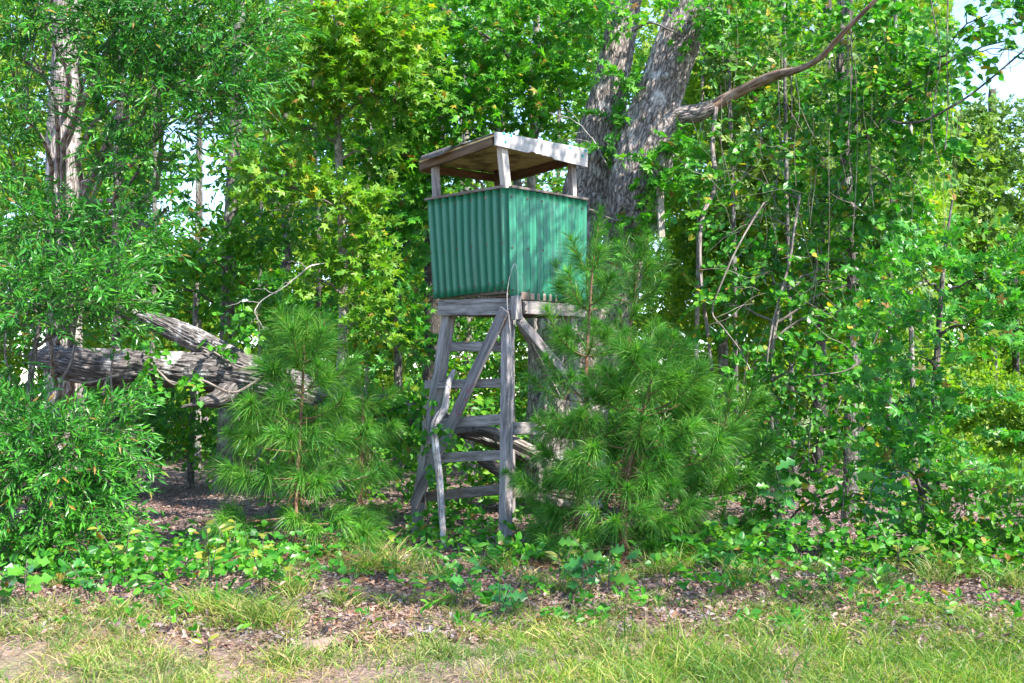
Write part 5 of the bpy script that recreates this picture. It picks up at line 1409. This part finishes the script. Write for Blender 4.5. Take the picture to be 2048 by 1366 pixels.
def grass():
    a = Acc()
    f = lambda px, Y, x: np.clip(1.15 - (Y - 7.0) / 2.0 + .45 * np.sin(x * 2.1 + Y) + .3 * np.sin(x * 5.3 - Y * 4), .06, 1) * np.clip((px - 820) / 480., 0, 1)
    grass_patch(a, 4200, 15, (850, 2800), (5.9, 9.6), .13, f, .6, .0023)
    grass_patch(a, 640, 16, (1250, 2800), (5.9, 7.9), .25, lambda px, Y, x: np.clip(.5 + .6 * np.sin(x * 4.1) * np.cos(Y * 3.3), .05, 1), .4)
    f3 = lambda px, Y, x: np.clip(.5 + .5 * np.sin(x * 3.1) * np.sin(Y * 2.7 + 1), 0, 1)
    grass_patch(a, 420, 14, (1250, 2100), (8.6, 11), .16, f3, .5)
    o = a.build("lush_grass", M["grass_lush"], None); tag(o, "green and yellowish grass along the front right", "grass", kind="stuff")
    a = Acc()
    f2 = lambda px, Y, x: np.clip(.42 + .55 * np.sin(x * 2.9 + 1.1) * np.cos(Y * 3.1 + x) - .35 * np.exp(-((px - 780) / 300.) ** 2), .03, 1)
    grass_patch(a, 2600, 14, (-100, 1250), (5.9, 9.2), .14, f2, .55)
    for (px, Y, nn, L) in ((250, 8.6, 10, .26), (420, 8.8, 14, .30), (500, 8.5, 12, .3), (560, 8.3, 7, .28), (610, 9.2, 8, .25), (330, 8.9, 8, .22), (760, 10.4, 10, .36), (800, 10.2, 9, .36), (720, 10.3, 7, .3), (980, 10.2, 7, .3), (700, 8.9, 5, .24), (900, 9.0, 6, .2), (1120, 9.3, 8, .25), (1230, 9.9, 9, .25), (1330, 10.2, 9, .28), (120, 10.0, 6, .2), (600, 10.0, 6, .2), (1480, 9.8, 8, .22), (1620, 10.1, 8, .2), (1760, 9.7, 8, .22), (2000, 9.8, 9, .26), (1050, 9.7, 6, .2), (860, 10.0, 6, .22), (1900, 10.2, 12, .3), (1850, 9.9, 9, .3), (870, 7.3, 8, .2), (560, 7.4, 8, .2)):
        grass_patch(a, nn, 26, (px - 34, px + 34), (Y - .15, Y + .15), L, None, .5)
    o = a.build("sparse_grass", M["grass"], None); tag(o, "sparse tufts of grass on the sandy front left", "grass", kind="stuff")
    a = Acc()
    grass_patch(a, 6500, 8, (-100, 2150), (5.8, 9.6), .11, lambda px, Y, x: np.clip(.5 + .5 * np.sin(x * 1.9 + 2) * np.cos(Y * 2.2) + .25 * (px < 1150), .1, 1), 1.6, .002)
    o = a.build("dry_grass", M["straw"], None); tag(o, "flattened straw-coloured dry grass on the verge", "dry grass", kind="stuff")
    a = Acc()
    grass_patch(a, 900, 10, (1040, 1500), (10.6, 12.6), .2, lambda px, Y, x: np.full(len(px), .8), 2.2, .0016)
    grass_patch(a, 500, 10, (470, 700), (10.8, 12.6), .2, None, 2.2, .0016)
    grass_patch(a, 3200, 6, (-80, 2130), (7.6, 12.5), .15, lambda px, Y, x: np.clip(.5 + .5 * np.sin(x * 1.7 + 2) * np.cos(Y * 1.9), .1, 1), 2.4, .0016)
    o = a.build("pine_straw", M["pine_straw"], None); tag(o, "reddish brown pine straw under the young pines", "pine straw", kind="stuff")
    a = Acc()
    n = 5000
    x = rng.uniform(8.2, 30, n); Y = rng.uniform(15, 44, n)
    P = np.stack([x, Y, np.zeros(n)], -1)
    place_leaves(a, "clump", P, np.stack([rng.normal(0, .5, n), rng.normal(0, .5, n), np.ones(n)], -1), rng.normal(0, 1, (n, 3)), rng.uniform(.2, .6, n))
    o = a.build("meadow_grass", M["far"], None); tag(o, "tall sunlit meadow growth beyond the right-hand sapling", "meadow", kind="stuff")
grass()


def cover():
    """round-leaved vines and creeper on the floor"""
    a = Acc()
    for (px, Y, rx, ry, n, h) in ((330, 10.6, .75, .8, 71, .32), (250, 10.2, .5, .5, 33, .28), (450, 10.9, .6, .6, 49, .28), (500, 10.2, .5, .4, 27, .2), (390, 10.0, .5, .5, 27, .22), (790, 12.6, .35, .5, 20, .22), (860, 12.7, .25, .25, 14, .3), (950, 12.3, .5, .6, 38, .22), (1040, 11.3, .22, .3, 24, .22), (1020, 10.9, .25, .25, 13, .25), (930, 10.4, .5, .4, 14, .16), (700, 11.6, .3, .4, 14, .3), (1500, 11.0, .5, .8, 60, .4), (1420, 10.6, .4, .5, 38, .3), (1600, 11.2, .8, .9, 71, .35), (1700, 10.6, .7, .7, 49, .25), (1800, 10.8, .6, .7, 49, .3), (1900, 10.3, .5, .5, 33, .3), (2010, 10.6, .5, .6, 38, .4), (1560, 9.7, .7, .4, 18, .12), (1400, 9.7, .5, .4, 18, .12), (880, 9.6, .5, .3, 11, .12), (640, 9.7, .5, .3, 9, .12), (100, 10.2, .7, .4, 25, .2), (880, 13.5, .4, .6, 33, .3), (960, 13.9, .5, .5, 33, .3), (600, 11.4, .5, .4, 22, .15)):
        cx = (px - 1024) / FPX * Y; rx *= 1.25; ry *= 1.35
        t_ = rng.uniform(0, 6.28, n); rr = rng.uniform(0, 1, n) ** .75
        x = cx + rx * rr * np.cos(t_); y = Y + ry * rr * np.sin(t_)
        P = np.stack([x, y, gz(x, y) + rng.uniform(.02, h, n)], -1)
        D = rng.normal(0, 1, (n, 3)); D[:, 2] = D[:, 2] * .4 + .3
        sprays(a, None, "round", .066, P, D, .19, 4, face=(0, -.45, .85), droop=.2)
    # stray weeds all over the litter
    n = 1100
    Y = rng.uniform(8.0, 15, n); px = rng.uniform(-60, 2110, n); x = (px - 1024) / FPX * Y
    kk = rng.uniform(size=n) < np.clip(.5 + .6 * np.sin(x * 2.3 + 1) * np.cos(Y * 2.1), .08, 1); x, Y = x[kk], Y[kk]
    P = np.stack([x, Y, gz(x, Y) + rng.uniform(.01, .12, len(x))], -1); D = rng.normal(0, 1, P.shape); D[:, 2] = np.abs(D[:, 2]) * .6
    sprays(a, None, "oval", .075, P, D, .13, 5, face=(0, -.5, .8), droop=.1)
    o = a.build("ground_vines", M["round"], None); tag(o, "round-leaved vines spreading over the leaf litter", "ground vines", kind="stuff")
cover()

# vine climbing the left leg of the stand
root = thing("creeper", "green creeper with small leaves climbing the stand's left leg and the stick", "creeper", at(850, 1060, 13.6))
a = Acc()
for q in (((858, 1060, 13.5), (850, 980, 13.5), (858, 900, 13.5), (846, 830, 13.5)), ((880, 1040, 12.8), (875, 940, 13.0), (868, 860, 13.2), (880, 820, 13.3))):
    tube(a, smooth_path(pts(*q), 24), .005, 5)
a.build("stem", M["vine_bark"], root, smooth=True)
a = Acc()
for (c, r, nn) in px_clusters([(868, 1040, 13.4, 24, 30, .2, 9), (868, 950, 13.4, 16, 40, .15, 7), (858, 880, 13.5, 16, 30, .15, 5), (870, 800, 13.5, 16, 20, .1, 4), (880, 855, 13.2, 14, 20, .1, 5), (840, 860, 13.6, 20, 30, .1, 6)]):
    p_ = ellipsoid(nn, c, r); sprays(a, None, "round", .075, p_, rng.normal(0, 1, p_.shape), .16, 4)
a.build("leaves", M["round"], root, kind="stuff")


# ---- seedlings whose single leaves can be told apart
def lobed_leaf(name, mat, lobes=3, wid=.36):
    ts = np.linspace(0, 1, 7 * lobes + 1)
    env = np.sin(np.clip(ts, 0, 1) * math.pi) ** .6 * (.55 + .6 * ts)
    w = wid * env * (.68 + .32 * np.cos((ts * lobes - .35) * 2 * math.pi))
    w[0] = .02; w[-1] = .0
    V = []; F = []
    for i, t in enumerate(ts):
        z = -.18 * t * t
        V += [(-w[i], t, z + w[i] * .3), (0, t, z), (w[i], t, z + w[i] * .3)]
    for i in range(len(ts) - 1):
        b = 3 * i
        F += [(b, b + 1, b + 4, b + 3), (b + 1, b + 2, b + 5, b + 4)]
    me = bpy.data.meshes.new(name); me.from_pydata(V, [], F); me.materials.append(mat); me.update()
    for p_ in me.polygons: p_.use_smooth = True
    return me

LOB = {k: lobed_leaf("lobed_leaf", M[k]) for k in ("seedling", "seedling_dark", "seedling_gold")}
def plain_leaf(mat):
    V = []; F = []
    for i, t in enumerate(np.linspace(0, 1, 7)):
        w = .19 * math.sin(t * math.pi) ** .8 * (1.1 - .3 * t) + (.012 if i == 0 else 0); z = -.16 * t * t
        V += [(-w, t, z + w * .35), (0, t, z), (w, t, z + w * .35)]
    for i in range(6):
        b = 3 * i; F += [(b, b + 1, b + 4, b + 3), (b + 1, b + 2, b + 5, b + 4)]
    me = bpy.data.meshes.new("plain_leaf"); me.from_pydata(V, [], F); me.materials.append(mat); me.update()
    for p_ in me.polygons: p_.use_smooth = True
    return me
PLN = {k: plain_leaf(M[k]) for k in ("seedling", "seedling_dark", "seedling_gold", "red_leaf")}


def seedling(name, label, px, Y, h, n, size, keys, kind="lob", spread=.6, group=None, top_px=None, rad=None):
    x = (px - 1024) / FPX * Y
    base = np.array([x, Y, float(gz(x, Y))])
    root = thing(name, label, "seedling", base, group)
    ns = 1 if spread < .5 else 3
    allp = []
    for s in range(ns):
        az = rng.uniform(0, 6.28); tip = base + np.array([math.cos(az) * h * spread * (s > 0 or ns == 1), math.sin(az) * h * spread * .6, h * rng.uniform(.75, 1.1)])
        P = smooth_path([base - np.array([0, 0, .05]), base * .6 + tip * .4 + np.array([0, 0, h * .12]), tip], 16)
        a = Acc(); tube(a, P, np.linspace(.006, .0025, 16), 5); a.build("stem", M["twig_bark"], root, smooth=True)
        allp.append(P)
    for q in range(n):
        P = allp[q % ns]; f = .35 + .65 * ((q // ns + .5) / max(1, math.ceil(n / ns)))
        i = min(15, int(f * 15)); p = P[i]
        az = q * 2.4 + rng.uniform(-.4, .4)
        d = Vector((math.cos(az), math.sin(az) * .8 - .25, rng.uniform(-.1, .55))).normalized()
        nn_ = Vector((rng.normal(0, .4), -1.0 + rng.normal(0, .4), .75))
        xx = d.cross(nn_).normalized(); zz = xx.cross(d)
        mm = Matrix((xx, d, zz)).transposed().to_4x4()
        s = size * rng.uniform(.45, 1.0)
        mm = Matrix.Translation(Vector(p) - root.location) @ mm @ Matrix.Scale(s, 4)
        key = keys[int(rng.integers(0, len(keys)))]
        o = bpy.data.objects.new("leaf", (LOB if kind == "lob" else PLN)[key]); col.objects.link(o)
        o.parent = root; o.matrix_local = mm
    return root

G1 = "lobed oak seedlings along the verge"; G2 = "small leafy plants on the leaf litter"
S_, D_, Gd = "seedling", "seedling_dark", "seedling_gold"
seedling("oak_seedling", "oak seedling with shiny lobed leaves in front of the broad pine", 1215, 9.35, 0.48, 20, 0.207, [S_, S_, D_], "lob", .7, G1)
seedling("oak_seedling", "dark leaved oak seedling left of that in front of the broad pine", 1165, 9.2, 0.34, 10, 0.195, [D_], "lob", .7, G1)
seedling("oak_seedling", "sprawling oak seedling with green and golden leaves below the left pine", 530, 9.3, 0.48, 29, 0.183, [S_, S_, Gd], "lob", .9, G1)
seedling("oak_seedling", "dark oak seedling at the lower left edge of the leaf litter", 60, 9.0, 0.41, 18, 0.207, [D_, S_], "lob", .9, G1)
seedling("oak_seedling", "small dark oak seedling right of the lower left one", 190, 9.2, 0.30, 12, 0.171, [D_, S_], "lob", .8, G1)
seedling("oak_seedling", "oak seedling with pale tips on bare soil below the stick", 915, 9.0, 0.41, 17, 0.159, [S_, D_], "lob", .6, G1)
seedling("oak_seedling", "dark low oak seedling in the grass below the stand's front leg", 1000, 8.5, 0.30, 10, 0.159, [D_], "lob", .8, G1)
seedling("oak_seedling", "tall bluish dark oak seedling under the sapling in the right thicket", 1740, 11.6, 1.32, 29, 0.244, [D_], "lob", .35, G1)
seedling("oak_seedling", "large-leaved oak seedling at the right foot of the bushy pine", 1590, 11.4, 0.86, 18, 0.244, [D_, S_], "lob", .5, G1)
seedling("oak_seedling", "oak seedling with big pale leaves right of the sapling's trunk", 1830, 11.2, 0.86, 16, 0.244, [D_, S_], "lob", .45, G1)
seedling("leafy_plant", "golden leafy plant at the left of the sprawling oak seedling", 425, 9.6, 0.48, 21, 0.159, [S_, Gd, Gd], "pl", .5, G2)
seedling("leafy_plant", "yellow-green leafy plant among round vines on the left", 255, 10.3, 0.52, 21, 0.159, [S_, Gd], "pl", .5, G2)
seedling("leafy_plant", "five-leaved creeper shoot left of the golden plant", 300, 9.3, 0.25, 9, 0.146, [S_], "pl", .4, G2)
seedling("leafy_plant", "upright leafy plant between grass and oak seedling in the middle right", 1120, 9.4, 0.41, 18, 0.146, [S_, S_, Gd], "pl", .5, G2)
seedling("leafy_plant", "small leafy plant with a red leaf on the soil beside the grass tufts", 705, 8.9, 0.23, 10, 0.122, [S_, "red_leaf"], "pl", .6, G2)
seedling("leafy_plant", "leafy plant with several reddish leaves on bare soil in the centre", 845, 9.0, 0.28, 13, 0.122, [S_, Gd, S_, "red_leaf"], "pl", .6, G2)
seedling("leafy_plant", "low red-tinged shoot at the foot of the stick", 865, 11.2, 0.18, 8, 0.134, [S_, "red_leaf"], "pl", .6, G2)
seedling("leafy_plant", "creeper shoot with five leaves right of the stick's foot", 935, 11.4, 0.25, 9, 0.159, [S_], "pl", .4, G2)
seedling("leafy_plant", "small leafy shoot on the sandy patch at the bottom left", 425, 7.4, 0.14, 6, 0.110, [S_, Gd], "pl", .5, G2)
seedling("leafy_plant", "leafy shoot in the grass at the right, with oval leaves", 1660, 9.3, 0.23, 10, 0.122, [S_], "pl", .6, G2)
seedling("leafy_plant", "broad-leaved shoot standing in the round vines on the right", 1790, 10.2, 0.34, 16, 0.146, [S_, Gd], "pl", .5, G2)
seedling("leafy_plant", "leafy shoot at the left pine's foot with upright leaves", 470, 11.2, 0.46, 16, 0.159, [S_, Gd], "pl", .5, G2)

# sandy ant mound and fallen sticks on the verge
def mound(label, px, Y, r, h):
    x = (px - 1024) / FPX * Y
    root_z = float(gz(x, Y))
    u = np.linspace(0, 1, 10); t_ = np.linspace(0, 2 * math.pi, 28, endpoint=False)
    Rr, T_ = np.meshgrid(u, t_, indexing="ij")
    rad = r * Rr * (1 + .15 * np.sin(T_ * 3 + px) + .08 * np.sin(T_ * 7))
    X = x + rad * np.cos(T_); Yy = Y + rad * np.sin(T_)
    Z = gz(X, Yy) + h * np.cos(Rr * math.pi / 2) ** 1.4 * (1 + .25 * np.sin(X * 23) * np.cos(Yy * 19)) - .012 * Rr
    a = Acc(); k = 28
    i = np.arange(9)[:, None] * k; j = np.arange(k)[None]; j2 = (j + 1) % k
    a.add(np.stack([X, Yy, Z], -1).reshape(-1, 3), np.stack([i + j, i + k + j, i + k + j2, i + j2], -1).reshape(-1, 4))
    o = a.build("sand_mound", SAND, None, smooth=True); tag(o, label, "mound", "crumbly sand mounds on the verge")
SAND = plain_mat("crumbly_sand", (0.23, 0.15, 0.115), 0.95)
mound("crumbly pinkish sand mound in the middle of the front verge", 640, 7.7, .24, .07)
mound("low sand mound at the bottom left of the verge", 470, 6.9, .22, .05)
for lab, q, r_ in (("fallen grey stick lying on the litter below the stand", ((660, 1235, 9.0), (720, 1215, 9.1), (780, 1200, 9.3), (830, 1192, 9.4)), .009),
                   ("curved fallen stick lying right of the broad pine's foot", ((1600, 1170, 9.9), (1640, 1160, 10), (1690, 1168, 9.9), (1720, 1178, 9.9)), .008),
                   ("short fallen stick lying across the litter at the left edge", ((30, 1136, 10.9), (80, 1130, 11), (140, 1132, 11)), .008),
                   ("fallen twig behind the stick's foot under the stand", ((900, 1068, 13), (950, 1060, 13.2), (1000, 1064, 13.3)), .01)):
    P = []
    for (px, py, Y) in q:
        x = (px - 1024) / FPX * Y
        P.append(np.array([x, Y, float(gz(x, Y)) + .015]))
    tube_thing("fallen_stick", lab, "stick", P, r_, M["grey_wood"], "fallen sticks on the floor", 6)
